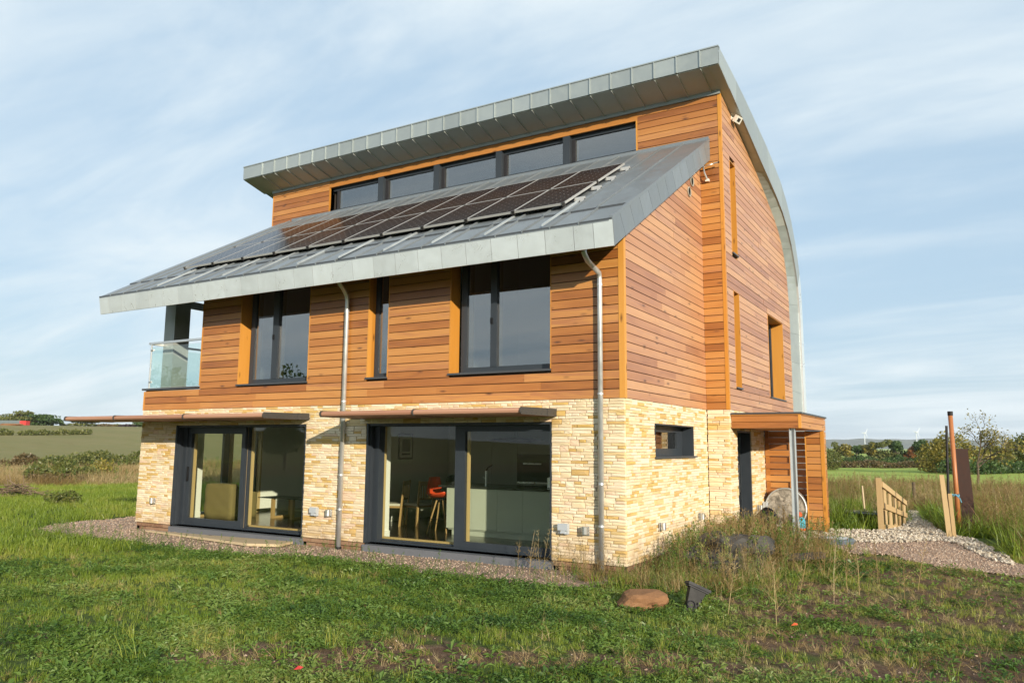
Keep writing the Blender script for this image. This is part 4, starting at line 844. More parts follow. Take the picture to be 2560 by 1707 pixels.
def cush(name, x0, x1, y0, y1, z0, z1, mat, fold=0.):
    import bmesh
    b = bmesh.new(); bmesh.ops.create_cube(b, size=1)
    for v in b.verts: v.co = ((x0+x1)/2+v.co.x*(x1-x0), (y0+y1)/2+v.co.y*(y1-y0), (z0+z1)/2+v.co.z*(z1-z0))
    bmesh.ops.subdivide_edges(b, edges=b.edges, cuts=7, use_grid_fill=True)
    for v in b.verts:
        u = np.array([(v.co.x-(x0+x1)/2)/((x1-x0)/2), (v.co.y-(y0+y1)/2)/((y1-y0)/2), (v.co.z-(z0+z1)/2)/((z1-z0)/2)])
        k_ = 1-.05*(np.abs(u)**6).sum(); v.co.x = (x0+x1)/2+u[0]*k_*(x1-x0)/2; v.co.y = (y0+y1)/2+u[1]*k_*(y1-y0)/2; v.co.z = z0 if u[2] < -.99 else (z0+z1)/2+u[2]*k_*(z1-z0)/2
        v.co.y += fold*math.sin(v.co.x*14+v.co.z*19)*.5+fold*math.sin(v.co.x*31-v.co.z*9)*.4
    me = bpy.data.meshes.new(name); b.to_mesh(me); b.free(); return link(name, me, mat, r, smooth_=True)
cush('backrest', -.46, .46, -.36, -.12, 0, .80, M['olive'], .016); cush('seat', -.34, .34, -.12, .40, 0, .42, M['olive'], .0); cush('armrest', -.47, -.34, -.14, .42, 0, .60, M['olive'], .006); cush('armrest', .34, .47, -.14, .42, 0, .60, M['olive'], .006)
r = empty('coffee_table', (-9.05, 2.45, 0), 0, 'low glass topped coffee table with pale wooden legs', 'table'); MB().box(-.95, .75, -.32, .32, .445, .462).build('glass_top', M['worktop'], r)
for x in (-.50, .12): MB().box(x-.035, x+.035, -.30, -.23, 0, .44).build('leg', M['oak'], r); MB().box(x-.035, x+.035, .23, .30, 0, .44).build('leg', M['oak'], r); MB().box(x-.03, x+.03, -.23, .23, .0, .05).build('foot_rail', M['oak'], r)
MB().box(-.5, .5, -.2, .2, .17, .185).build('shelf', M['glass'], r)
r = empty('wall_clock', (-7.84, 3.9, 1.82), R(90), 'round dark clock on the living room wall', 'clock'); m = MB(); m.lathe((0, -.01, 0), [(.16, .02), (.17, 0), (.15, -.03), (.13, -.02)], 20, 'y'); m.build('rim', M['black'], r); MB().box(-.01, .01, -.045, -.035, -.02, .11).build('hand', M['silver'], r); MB().box(-.01, .08, -.045, -.035, -.01, .01).build('hand', M['silver'], r)
r.location = (-9.9, 5.57, 1.80); r.rotation_euler = (0, 0, 0)
# ------------------------------------------------------------------ things round the porch and along the path
def gz(x, y): return float(H(x, y))
t = MB(); t.lathe((0, 0, 0), [(.44, -.03), (.475, -.045), (.50, -.03), (.505, .02), (.505, .16), (.49, .20)], 40, 'y'); tk = t.build('metal_tank', M['tank'], None, (.90, 6.60, .43)); tk.scale = (.84, .84, .84); tag(tk, 'round mottled galvanised drum standing on edge under the porch', 'drum'); MB().tube([(.49*math.cos(a), -.035, .49*math.sin(a)) for a in np.linspace(0, 2*math.pi, 41)], .016, 6, False).build('rim', M['galv_post'], tk); m = MB(); m.lathe((0, -.035, .19), [(.035, 0), (.03, -.02)], 12, 'y'); m.build('boss', M['tank'], tk)
r = empty('sprayer_bottle', (1.20, 6.40, .01), R(15), 'orange and blue plastic sprayer bottle standing beside the drum', 'bottle'); m = MB(); m.lathe((0, 0, 0), [(.10, 0), (.115, .015), (.11, .05), (.08, .055)], 14); m.build('base', M['orange'], r); m = MB(); m.lathe((.02, 0, .05), [(.085, 0), (.095, .05), (.09, .15), (.06, .20), (.035, .22)], 14); m.build('body', M['blue'], r); m = MB(); m.lathe((-.035, -.03, .05), [(.06, 0), (.065, .1), (.04, .17)], 12); m.build('clear_side', M['whiteplastic'], r); m = MB(); m.lathe((0, 0, .265), [(.04, 0), (.055, .01), (.055, .045), (.035, .065), (.012, .08)], 12); m.build('cap', M['orange'], r); MB().tube([(-.05, 0, .32), (-.03, 0, .36), (.03, 0, .36), (.05, 0, .32)], .011, 6).build('grip', M['orange'], r)
def rock(name, x, y, z, sx_, sy_, sz_, mat, seed, sub=3, cl=.95, wob=1.):
    import bmesh
    b = bmesh.new(); bmesh.ops.create_icosphere(b, subdivisions=sub, radius=1); q = np.random.default_rng(seed); ph = q.uniform(0, 6, 9)
    for v in b.verts:
        c = v.co; d = 1+.14*math.sin(3*c.x+ph[0])*math.sin(3.3*c.y+ph[1])+.10*math.sin(5*c.z+ph[2]+2*c.x)+.05*math.sin(11*c.x+ph[3])*math.sin(9*c.y+ph[4]+4*c.z)+q.uniform(-.02, .02)
        c *= 1+(d-1)*wob; v.co = (max(-cl, min(cl, c.x))*sx_, max(-cl, min(cl, c.y))*sy_, max(-.75*cl, min(.85*cl, c.z))*sz_)
    me = bpy.data.meshes.new(name); b.to_mesh(me); b.free(); o = link(name, me, mat, None, (x, y, z)); o.rotation_euler = (0, 0, q.uniform(0, 3)); return o
rk = rock('rock', .93, -1.82, gz(.93, -1.82)+.07, .31, .20, .15, M['rock'], 3); rk.rotation_euler = (R(4), R(-3), R(32)); tag(rk, 'flat brown sandstone boulder in the grass in front of the house corner', 'rock')
r = empty('pipe_hopper', (1.47, -1.62, gz(1.47, -1.62)+.12), R(25), 'black plastic hopper lying tilted in the grass beside the brown boulder', 'hopper'); r.rotation_euler = (R(-10), R(24), R(30))
MB().box(-.135, .135, -.09, .09, .135, .165).box(-.12, .12, -.075, .075, .115, .136).build('lid', M['blackgrey'], r); MB().hexa([(-.05, -.045, -.16), (.05, -.045, -.16), (.05, .045, -.16), (-.05, .045, -.16), (-.095, -.06, .114), (.095, -.06, .114), (.095, .06, .114), (-.095, .06, .114)]).build('body', M['black'], r); MB().tube([(0, 0, -.15), (0, 0, -.24)], .038, 12).build('spigot', M['black'], r); MB().tube([(.045*math.cos(a)-.02, -.062, -.07+.045*math.sin(a)) for a in np.linspace(0, 6.28, 14)], .006, 5).build('ring', M['blackgrey'], r)
m = MB(); m.lathe((2.05, 5.26, gz(2.02, 5.28)+.0), [(.32, 0), (.33, .07), (.31, .095), (.27, .10), (.26, .092)], 28); mh = m.build('manhole_cover', plain('blue_grey_cover', (.09, .11, .145), .4)); tag(mh, 'round blue grey inspection cover on the pale chippings', 'cover'); 
for q in range(5): MB().box(2.05-.2, 2.05+.2, 5.09+q*.08, 5.12+q*.08, gz(2.02, 5.28)+.094, gz(2.02, 5.28)+.102).build('rib', M['greybox'], mh)
sl_ = MB().hexa([(-10.45, -.36, -.128), (-6.90, -.80, -.118), (-6.33, -.57, -.118), (-6.5, -.10, -.12), (-10.45, -.36, -.098), (-6.90, -.80, -.072), (-6.33, -.57, -.072), (-6.5, -.10, -.08)]).build('timber_sheet', M['slab']); tag(sl_, 'long pale timber sheet lying on the gravel below the left sliding door', 'board')
# gate panel falling away down the ramp
gp = empty('timber_gate', (2.57, 7.96, -.06), 0, 'short timber fence panel with three rails beside the chippings', 'fence panel')
P0 = np.array([0, 0]); ex, ey = at(2262, 20.4, 1300); P1 = np.array([ex-2.57, ey-7.96]); zb0, zt0 = .02, 1.06; zb1, zt1 = zat(2262, 1324, 20.4)+.06, zat(2262, 1252, 20.4)+.06
dirv = P1/np.linalg.norm(P1); nv_ = np.array([-dirv[1], dirv[0]])
def gpt(t, off, z): p = P0+(P1-P0)*t+nv_*off; return (p[0], p[1], z)
def bar(t0, t1, o0, o1, za0, za1, zb_0, zb_1, name):
    return MB().hexa([gpt(t0, o0, za0), gpt(t1, o0, zb_0), gpt(t1, o1, zb_0), gpt(t0, o1, za0), gpt(t0, o0, za1), gpt(t1, o0, zb_1), gpt(t1, o1, zb_1), gpt(t0, o1, za1)]).build(name, M['fence_wood'], gp)
MB().box(-.05, .055, -.05, .05, -.2, 1.12).build('post', M['fence_wood'], gp)
for f in (.93, .50, .06): zA = zb0+(zt0-zb0)*f; zB_ = zb1+(zt1-zb1)*f; bar(.02, 1, -.07, -.03, zA-.06, zA+.06, zB_-.05, zB_+.05, 'rail')
for i in range(5): tt = .12+i*.2; zlo = zb0+(zb1-zb0)*tt; zhi = zt0+(zt1-zt0)*tt-.06; bar(tt, tt+.10, -.028, .0, zlo, zhi, zlo, zhi, 'slat')
st = empty('timber_stake', (3.87, 7.15, -.1), R(10), 'pair of sawn timber stakes driven in at the path edge', 'stake'); m = MB().hexa([(-.06, -.04, 0), (.04, -.04, 0), (.04, 0, 0), (-.06, 0, 0), (-.125, -.02, 1.28), (-.045, -.02, 1.28), (-.045, .02, 1.28), (-.125, .02, 1.28)]).build('stake', M['fence_wood'], st); MB().hexa([(.035, -.05, 0), (.10, -.05, 0), (.10, .03, 0), (.035, .03, 0), (.0, -.04, .92), (.07, -.04, .92), (.07, .03, .88), (.0, .03, .88)]).build('short_stake', M['fence_wood'], st)
x, y = at(2368, 18.6, 1217); xt, yt = at(2366, 18.6, 1064); tag(MB().tube([(x, y, .4), (xt, yt, zat(2366, 1064, 18.6))], .025, 8).build('thin_post', M['black']), 'thin black pole rising behind the timber stakes', 'pole')
x, y = at(2399, 19.0, 1325); xt, yt = at(2375, 19.3, 1028); zt_ = zat(2375, 1028, 19.3); pp_ = MB().tube([(x, y, -.15), (xt, yt, zt_-.08)], .046, 16).build('drain_pipe', M['orange_pipe'], smooth_=True); tag(pp_, 'tall orange drain pipe leaning upright with a black cap', 'pipe'); MB().tube([(xt, yt, zt_-.09), (xt, yt, zt_)], .053, 16).build('cap', M['black'], pp_); MB().tube([(x-.035+.07*math.cos(a)*1.0, y+.07*math.sin(a), .72+.02*math.sin(3*a)) for a in np.linspace(0, 6.3, 20)], .012, 6).build('rope_tie', M['rope'], pp_); MB().tube([(x-.02, y-.07, .72), (x+.05, y-.12, .66), (x+.07, y-.1, .58)], .010, 5).build('rope_end', M['rope'], pp_)
x, y = at(2424, 19.3, 1300); xt, yt = at(2403, 19.7); zt_ = zat(2403, 1121, 19.7); m = MB(); w2_ = .125
m.hexa([(x-w2_, y, -.2), (x+w2_, y, -.2), (x+w2_, y+.05, -.2), (x-w2_, y+.05, -.2), (xt-w2_, yt, zt_), (xt+w2_, yt, zt_-.01), (xt+w2_, yt+.05, zt_-.01), (xt-w2_, yt+.05, zt_)]); tag(m.build('steel_plank', M['rust']), 'broad rusty brown plank standing upright behind the orange pipe', 'plank')
x, y = at(2163, 19.8, 1290); tb = empty('black_tub', (x, y, -.05), R(-20), 'black plastic mixing tub behind the timber gate panel', 'tub'); MB().hexa([(-.22, -.2, 0), (.22, -.2, 0), (.22, .2, 0), (-.22, .2, 0), (-.29, -.26, .26), (.29, -.26, .26), (.29, .26, .26), (-.29, .26, .26)]).build('bowl', M['black'], tb); m = MB(); m.box(-.32, .32, -.29, -.255, .235, .27).box(-.32, .32, .255, .29, .235, .27).box(-.32, -.285, -.255, .255, .235, .27).box(.285, .32, -.255, .255, .235, .27); m.build('rim', M['blackgrey'], tb)
x, y = at(2163, 21.0, 1280); tag(MB().tube([(x, y, -.1), (x-.04, y, zat(2159, 1214, 21.0))], .022, 7).build('wooden_pole', M['slab']), 'pale wooden pole standing up behind the black tub', 'pole')
xa, ya = at(2075, 22.5); xb, yb = at(2185, 22.5); tag(MB().hexa([(xa, ya, -.3), (xb, yb, -.3), (xb, yb+.3, -.3), (xa, ya+.3, -.3), (xa, ya, zat(2075, 1275, 22.5)), (xb, yb, zat(2185, 1278, 22.5)), (xb, yb+.3, zat(2185, 1278, 22.5)), (xa, ya+.3, zat(2075, 1275, 22.5))]).build('concrete_kerb', M['concrete']), 'low concrete edge beyond the porch, behind the black tub', 'kerb')
for i, (px, py, s_) in enumerate(((2362, 1348, .09), (2376, 1352, .11), (2392, 1354, .085), (2403, 1362, .10))): x, y = ground_at(px, py); tag(rock('kerb_stone', x, y, gz(x, y)+.02, s_*.9, s_*.75, s_*.6, M['pebble'], 40+i, 2), f"{['leftmost', 'second', 'third', 'rightmost'][i]} of the rough stones at the foot of the timber stakes", 'stone', 'rough stones by the stakes')
# heap and pipe by the entrance
m = rock('tarpaulin_heap', .95, 1.55, .05, .60, .44, .30, M['tarp'], 9, 4, 2., 2.2); m.rotation_euler = (0, 0, .6); tag(m, 'crumpled dark grey tarpaulin heap among the weeds by the side wall', 'tarpaulin')
hp = MB(); hp.tube([(.62, 4.0, .12), (.72, 4.35, .20), (.84, 4.65, .29), (.95, 4.85, .40)], [.16, .17, .18, .19], 18, False); o = hp.build('plastic_pipe', M['blackgrey'], smooth_=True); md_ = o.modifiers.new('thick', 'SOLIDIFY'); md_.thickness = .02; tag(o, 'wide black plastic pipe lying in weeds by the entrance door', 'pipe')
cr = empty('plastic_crate', (1.05, .75, gz(1.05, .75)), R(35), 'black plastic crate half hidden in dry weeds at the side wall', 'crate')
for q in range(4): z_ = .02+q*.065; MB().box(-.28, .28, -.2, -.18, z_, z_+.035).build('slat', M['black'], cr); MB().box(-.28, .28, .18, .2, z_, z_+.035).build('slat', M['black'], cr); MB().box(-.28, -.26, -.18, .18, z_, z_+.035).build('slat', M['black'], cr); MB().box(.26, .28, -.18, .18, z_, z_+.035).build('slat', M['black'], cr)
for q in range(5): MB().box(-.27+q*.12, -.23+q*.12, -.178, -.165, 0, .26).build('upright', M['black'], cr)
pk = MB().hexa([(1.75, 2.35, -.06), (2.2, 2.95, -.06), (2.12, 3.05, -.06), (1.66, 2.45, -.06), (1.75, 2.35, .03), (2.2, 2.95, .03), (2.12, 3.05, .03), (1.66, 2.45, .03)]).build('dark_plank', plain('charred_timber', (.035, .03, .03), .9)); tag(pk, 'dark timber offcut lying in the grass right of the weeds', 'plank')
# ------------------------------------------------------------------ vegetation: clump meshes
def blades(n, h, spread, width, lean, seed, curve=.5):
    q = np.random.default_rng(seed); m = MB()
    for i in range(n):
        a = q.uniform(0, 6.283); r0 = spread*math.sqrt(q.uniform(0, 1)); bx, by = r0*math.cos(a), r0*math.sin(a); d = q.uniform(0, 6.283); hh = h*q.uniform(.45, 1.1); ln = lean*q.uniform(.2, 1.3); w = width*q.uniform(.6, 1.3)
        dx, dy = math.cos(d), math.sin(d); px_, py_ = -dy*w, dx*w; pts = []
        for t in (0, .5, 1.): off = ln*hh*(t*(1-curve)+curve*t*t); pts.append((bx+dx*off, by+dy*off, hh*t*(1-.25*ln*t)))
        m.add([(pts[0][0]-px_, pts[0][1]-py_, -.01), (pts[0][0]+px_, pts[0][1]+py_, -.01), (pts[1][0]+px_*.8, pts[1][1]+py_*.8, pts[1][2]), (pts[1][0]-px_*.8, pts[1][1]-py_*.8, pts[1][2]), pts[2]], [(0, 1, 2, 3), (3, 2, 4)])
    return m
def leafpatch(n, spread, hmax, size, seed, upright=.3, aspect=.55):
    q = np.random.default_rng(seed); m = MB()
    for i in range(n):
        a = q.uniform(0, 6.283); r0 = spread*math.sqrt(q.uniform(0, 1)); x, y, z = r0*math.cos(a), r0*math.sin(a), hmax*q.uniform(.15, 1)*(1-.5*(r0/spread)**2); d = q.uniform(0, 6.283); s_ = size*q.uniform(.5, 1.25); t = q.uniform(-.2, upright*2)
        ux, uy, uz = math.cos(d)*math.cos(t), math.sin(d)*math.cos(t), math.sin(t); vx, vy = -math.sin(d)*aspect*.5, math.cos(d)*aspect*.5
        m.add([(x, y, z), (x+ux*s_*.5+vx*s_, y+uy*s_*.5+vy*s_, z+uz*s_*.5+.12*s_), (x+ux*s_, y+uy*s_, z+uz*s_-.1*s_), (x+ux*s_*.5-vx*s_, y+uy*s_*.5-vy*s_, z+uz*s_*.5+.12*s_)], [(0, 1, 2, 3)])
    return m
def stalk(h, nb, leaf, seed, seeds=True, spread=.25):
    q = np.random.default_rng(seed); m = MB(); lx, ly = q.uniform(-.12, .12, 2)*h
    def P_(t): return np.array([lx*t*t, ly*t*t, h*t])
    m.tube([P_(0), P_(.5), P_(1)], [.0045, .0035, .0015], 3, False)
    for i in range(nb):
        t = q.uniform(.18, .98); a = q.uniform(0, 6.283); L_ = spread*h*(1.1-t)*q.uniform(.5, 1.2); b = P_(t); e = b+np.array([math.cos(a)*L_, math.sin(a)*L_, L_*q.uniform(.5, 1.3)]); m.tube([b, e], [.0022, .001], 3, False)
        for k_ in range(5):
            c = b+(e-b)*q.uniform(.25, 1.05); s_ = leaf*q.uniform(.5, 1.3); d = q.normal(size=3); d /= np.linalg.norm(d); g = np.cross(d, (.3, .2, 1)); g = g/np.linalg.norm(g)*.4
            m.add([c, c+s_*(.5*d+g), c+s_*d, c+s_*(.5*d-g)], [(0, 1, 2, 3)])
    return m
def src(name, items, mat):
    c = bpy.data.collections.new(name)
    for i, m in enumerate(items):
        me = m.mesh(name); me.materials.append(mat); o = bpy.data.objects.new(f'{name}.{i:03d}', me); c.objects.link(o)
    return c
def gn(coll):
    t = bpy.data.node_groups.new('scatter', 'GeometryNodeTree'); t.interface.new_socket('Geometry', in_out='INPUT', socket_type='NodeSocketGeometry'); t.interface.new_socket('Geometry', in_out='OUTPUT', socket_type='NodeSocketGeometry')
    n = t.nodes.new; gi, go, ip, ci = n('NodeGroupInput'), n('NodeGroupOutput'), n('GeometryNodeInstanceOnPoints'), n('GeometryNodeCollectionInfo')
    ci.inputs['Collection'].default_value = coll; ci.inputs['Separate Children'].default_value = True; ci.inputs['Reset Children'].default_value = True; ip.inputs['Pick Instance'].default_value = True
    def na(nm, ty): a = n('GeometryNodeInputNamedAttribute'); a.data_type = ty; a.inputs['Name'].default_value = nm; return a.outputs['Attribute']
    t.links.new(gi.outputs[0], ip.inputs['Points']); t.links.new(ci.outputs[0], ip.inputs['Instance']); t.links.new(na('idx', 'INT'), ip.inputs['Instance Index']); t.links.new(na('rot', 'FLOAT_VECTOR'), ip.inputs['Rotation']); t.links.new(na('scl', 'FLOAT_VECTOR'), ip.inputs['Scale']); t.links.new(ip.outputs[0], go.inputs[0]); return t
def scatter(name, pts, scl, tint, coll, label, tilt=.15, zs=None):
    pts = np.asarray(pts, float); n = len(pts); me = bpy.data.meshes.new(name); me.vertices.add(n); me.vertices.foreach_set('co', pts.astype(np.float32).ravel())
    def at_(nm, ty, v, key): a = me.attributes.new(nm, ty, 'POINT'); a.data.foreach_set(key, np.ascontiguousarray(v).ravel())
    at_('idx', 'INT', rng.integers(0, len(coll.objects), n).astype(np.int32), 'value')
    at_('rot', 'FLOAT_VECTOR', np.stack([rng.normal(0, tilt, n), rng.normal(0, tilt, n), rng.uniform(0, 6.283, n)], 1).astype(np.float32), 'vector')
    s_ = np.asarray(scl, float); zz = s_ if zs is None else np.asarray(zs, float); at_('scl', 'FLOAT_VECTOR', np.stack([s_, s_, zz], 1).astype(np.float32), 'vector'); at_('tint', 'FLOAT', np.asarray(tint, np.float32), 'value')
    o = bpy.data.objects.new(name, me); COL.objects.link(o); md = o.modifiers.new('scatter', 'NODES'); md.node_group = gn(coll); return tag(o, label, kind='stuff')
def camdist(x, y):
    return np.hypot(x-CAM[0], y-CAM[1]), np.degrees(np.arctan2(-(x-CAM[0]), y-CAM[1]))
def blocked(x, y, gravel=True):
    b = ((x > XL-.05) & (x < .12) & (y > -.12) & (y < 11)) | ((x > XU-.1) & (x < .55) & (y > YI-.1) & (y < 11)) | ((x > .4) & (x < 1.75) & (y > 5.9) & (y < 7.0))
    if gravel:
        for p_ in (GP_FRONT, GP_GREY, GP_WHITE): b |= inside(np.array(p_), x+.12*lowfreq(x*6, y*6), y+.10*lowfreq(y*6+2, x*6))
    return b
def wedge(n, d0, d1, a0, a1, power=1.):
    """random ground points in an annular sector seen from the viewpoint; power 1 = even per square metre, 0 = denser close by"""
    u = rng.uniform(0, 1, n); e = 1+power
    d = (d0**e+u*(d1**e-d0**e))**(1/e); a = np.radians(rng.uniform(a0, a1, n)); return CAM[0]-d*np.sin(a), CAM[1]+d*np.cos(a)
def P3(x, y): return np.stack([x, y, H(x, y)], 1)
def tints(x, y, c, amp): return np.clip(c+amp*lowfreq(x*1.1+5, y*1.3)+amp*.6*lowfreq(x*3.7, y*3.1+1)+rng.normal(0, .07, len(x)), 0, 1)
C_grass = src('grass_tuft', [blades(16, .11, .07, .0032, .7, s) for s in range(6)], M['grass'])
C_long = src('long_grass_tuft', [blades(20, .30, .07, .004, .8, 30+s, .7) for s in range(4)], M['grass'])
C_weed = src('weed_patch', [leafpatch(26, .10, .045, .032, 50+s) for s in range(4)]+[leafpatch(16, .09, .05, .046, 60+s, .3, .5) for s in range(2)], M['weed'])
C_dock = src('broad_weed', [leafpatch(8, .04, .04, .085, 70+s, .45, .36) for s in range(4)], M['weed'])
C_dry = src('dry_grass_tuft', [blades(18, .30, .08, .003, .9, 90+s, .6) for s in range(4)], M['dry'])
C_stalk = src('weed_stalk', [stalk(.8, 18, .017, 110+s) for s in range(6)], M['dry'])
C_green = src('green_stalk', [stalk(.58, 15, .024, 130+s, spread=.28) for s in range(6)], M['weed'])
# --- lawn in front
x, y = wedge(26000, 2.6, 17, -9, 72, .25); sl_m = soil(x, y); keep = ~blocked(x, y) & (rng.uniform(0, 1, len(x)) > sl_m*.90); x, y = x[keep], y[keep]; d, az = camdist(x, y); gf = rng.uniform(.26, .66, len(x))*(1+.035*np.maximum(d-6, 0))
gf *= 1+.45*smooth(.35, .9, lowfreq(x*1.5+7, y*1.4)); scatter('lawn_grass', P3(x, y), gf, tints(x, y, .34+.012*(d-5)+.16*smooth(1.2, 3.2, x), .28), C_grass, 'short green grass in front of the house')
x, y = wedge(21000, 2.6, 14, -9, 66, .3); sl_m = soil(x, y); w_ = smooth(-.45, .25, lowfreq(x*1.25+9, y*1.5+4)+.35*lowfreq(x*4+2, y*4)); keep = ~blocked(x, y) & (rng.uniform(0, 1, len(x)) < w_*(1-.8*sl_m)); x, y = x[keep], y[keep]; d, az = camdist(x, y)
scatter('clover_and_weeds', P3(x, y), rng.uniform(.5, 1.25, len(x))*(1+.02*d), tints(x, y, .36, .34), C_weed, 'low leafy weeds growing through the grass', .3)
x, y = wedge(900, 2.8, 14, -9, 62, .3); keep = ~blocked(x, y); x, y = x[keep], y[keep]; scatter('broad_leaved_weeds', P3(x, y), rng.uniform(.5, 1.2, len(x)), tints(x, y, .40, .2), C_dock, 'scattered broad leaved weeds', .2)
x, y = wedge(1000, 2.8, 15, -9, 62, .3); w_ = smooth(.2, .8, lowfreq(x*2.1+1, y*2.3+6)); keep = ~blocked(x, y) & (rng.uniform(0, 1, len(x)) < w_+.06); x, y = x[keep], y[keep]; scatter('grass_tussocks', P3(x, y), rng.uniform(.35, .8, len(x)), tints(x, y, .50, .15), C_long, 'taller yellow green grass tussocks', .2)
x, y = wedge(6500, 2.6, 16, -10, 66, .3); w_ = np.clip(1.0*soil(x, y)+smooth(.3, .8, lowfreq(x*1.9+2, y*1.7+9)), 0, 1); keep = ~blocked(x, y) & (rng.uniform(0, 1, len(x)) < w_*.8+.10+.5*smooth(1.3, 3., x)); x, y = x[keep], y[keep]; scatter('dead_grass', P3(x, y), rng.uniform(.2, .6, len(x)), tints(x, y, .45, .25), C_dry, 'dead straw coloured grass around the bare soil', .5, rng.uniform(.12, .45, len(x)))
# --- gravel edges
x = rng.uniform(-13.0, .4, 1500); y = np.interp(x, [p[0] for p in GP_FRONT[:10]], [p[1] for p in GP_FRONT[:10]])+rng.normal(-.12, .17, 1500); scatter('path_edge_weeds', P3(x, y), rng.uniform(.5, 1.6, 1500), tints(x, y, .45, .3), C_weed, 'weeds spreading from the grass onto the gravel edge', .3)
x = np.r_[rng.uniform(-12.3, -.2, 170), rng.normal(-11.0, .5, 30)]; y = np.interp(x, [p[0] for p in GP_FRONT[:10]], [p[1] for p in GP_FRONT[:10]])+rng.normal(.05, .25, 200); scatter('path_edge_stalks', P3(x, y), rng.uniform(.28, .62, 200), tints(x, y, .45, .25), C_green, 'straggly green weeds along the gravel edge', .2)
# --- tall weeds by the corner and side wall
def weedzone(n, seed_):
    xx = rng.uniform(-.9, 2.5, n*3); yy = rng.uniform(-1.3, 5.0, n*3); e = (xx-(.55+.10*yy))/.95; w_ = np.exp(-e*e)*smooth(-1.2, -.3, yy)*smooth(5.1, 4.2, yy); keep = (rng.uniform(0, 1, n*3) < w_) & ~blocked(xx, yy, False); return xx[keep][:n], yy[keep][:n]
x, y = weedzone(1250, 1); keep = rng.uniform(0, 1, len(x)) < .42+.5*smooth(.4, 1.2, x); x, y = x[keep], y[keep]; hsc = rng.uniform(.4, .95, len(x))*(.45+.55*smooth(-.4, 2.0, y))*np.where(x > 1.3, .85, 1); scatter('dry_weeds', P3(x, y), hsc, tints(x, y, .45, .25), C_stalk, 'tall straggly dry weeds along the side wall', .13, hsc*1.05)
x, y = weedzone(420, 2); hsc = rng.uniform(.5, 1.2, len(x))*(.45+.55*smooth(-.6, 1.6, y)); scatter('green_weeds', P3(x, y), hsc, tints(x, y, .58, .3), C_green, 'green weeds growing thickly at the house corner', .15)
x, y = weedzone(280, 3); scatter('corner_grass', P3(x, y), rng.uniform(.45, 1.0, len(x)), tints(x, y, .5, .2), C_long, 'long grass around the house corner', .15)
x, y = weedzone(480, 4); scatter('corner_dry_grass', P3(x, y), rng.uniform(.5, 1.1, len(x)), tints(x, y, .4, .25), C_dry, 'dry grass among the weeds at the side wall', .15)
n_ = 46; x = np.r_[rng.uniform(-1.5, -.1, 20), rng.uniform(1.0, 3.6, 26)]; y = np.r_[rng.uniform(-.9, -.15, 20), rng.uniform(-2.2, 3.0, 26)]; scatter('single_stalks', P3(x, y), rng.uniform(.5, .95, n_), tints(x, y, .5, .3), C_stalk, 'single thin weed stalks in front of the stone', .1)
# --- right hand rough ground
x, y = wedge(5200, 15.5, 40, -9, 11, .6); keep = ~blocked(x, y) & ~((x > 1.6) & (x < 4.2) & (y < 8.5)); x, y = x[keep], y[keep]; d, az = camdist(x, y); keep = (d > 18.5) | (az < -2.0); x, y, d, az = x[keep], y[keep], d[keep], az[keep]
lowz = np.where((az > .5) & (d < 24), .45, 1.); hs = rng.uniform(.8, 1.7, len(x))*lowz; scatter('rough_dry_grass', P3(x, y), hs, tints(x*.5, y*.5, .42, .35), C_dry, 'tall dry grass between the garden and the meadow', .2, hs*1.2)
x, y = wedge(2600, 15.5, 36, -9, 11, .6); keep = ~blocked(x, y) & ~((x > 1.6) & (x < 4.2) & (y < 8.5)); x, y = x[keep], y[keep]; d, az = camdist(x, y); keep = (d > 18.5) | (az < -2.0); x, y, d, az = x[keep], y[keep], d[keep], az[keep]; hs = rng.uniform(.5, 1.15, len(x))*np.where((az > .5) & (d < 24), .5, 1.); scatter('rough_weeds', P3(x, y), hs, tints(x*.6, y*.6, .35, .3), C_stalk, 'brown seeding weeds beyond the chippings', .15)
x, y = wedge(4200, 15.5, 38, -9, 11, .6); keep = ~blocked(x, y) & (lowfreq(x*.8, y*.6) > -.1); x, y = x[keep], y[keep]; d, az = camdist(x, y); keep = (d > 18) | (az < -1.6); x, y = x[keep], y[keep]; hs = rng.uniform(1., 2.2, len(x)); scatter('rough_green_grass', P3(x, y), hs, tints(x, y, .35, .2), C_long, 'long green grass in the rough ground', .2)
# --- left lawn and rough strip
x, y = wedge(15000, 15, 44, 34, 68, .5); keep = ~blocked(x, y); x, y = x[keep], y[keep]; scatter('far_lawn_grass', P3(x, y), rng.uniform(1.0, 2.2, len(x)), tints(x*.45, y*.45, .44, .22), C_grass, 'grass running left of the house to the brambles', .2)
x, y = wedge(14000, 41, 76, 34, 68, .8); hs = rng.uniform(1.4, 3.0, len(x)); scatter('left_rough_grass', P3(x, y), hs, tints(x*.3, y*.3, .48, .3), C_dry, 'dry tall grass strip beyond the left lawn', .2, hs*(.5+.5*smooth(-.4, .6, lowfreq(x*.25, y*.3))))
x, y = wedge(500, 41, 74, 34, 68, .8); hs = rng.uniform(.9, 1.9, len(x)); scatter('left_rough_weeds', P3(x, y), hs, tints(x*.3, y*.3, .42, .3), C_green, 'green weeds in the left rough strip', .2)
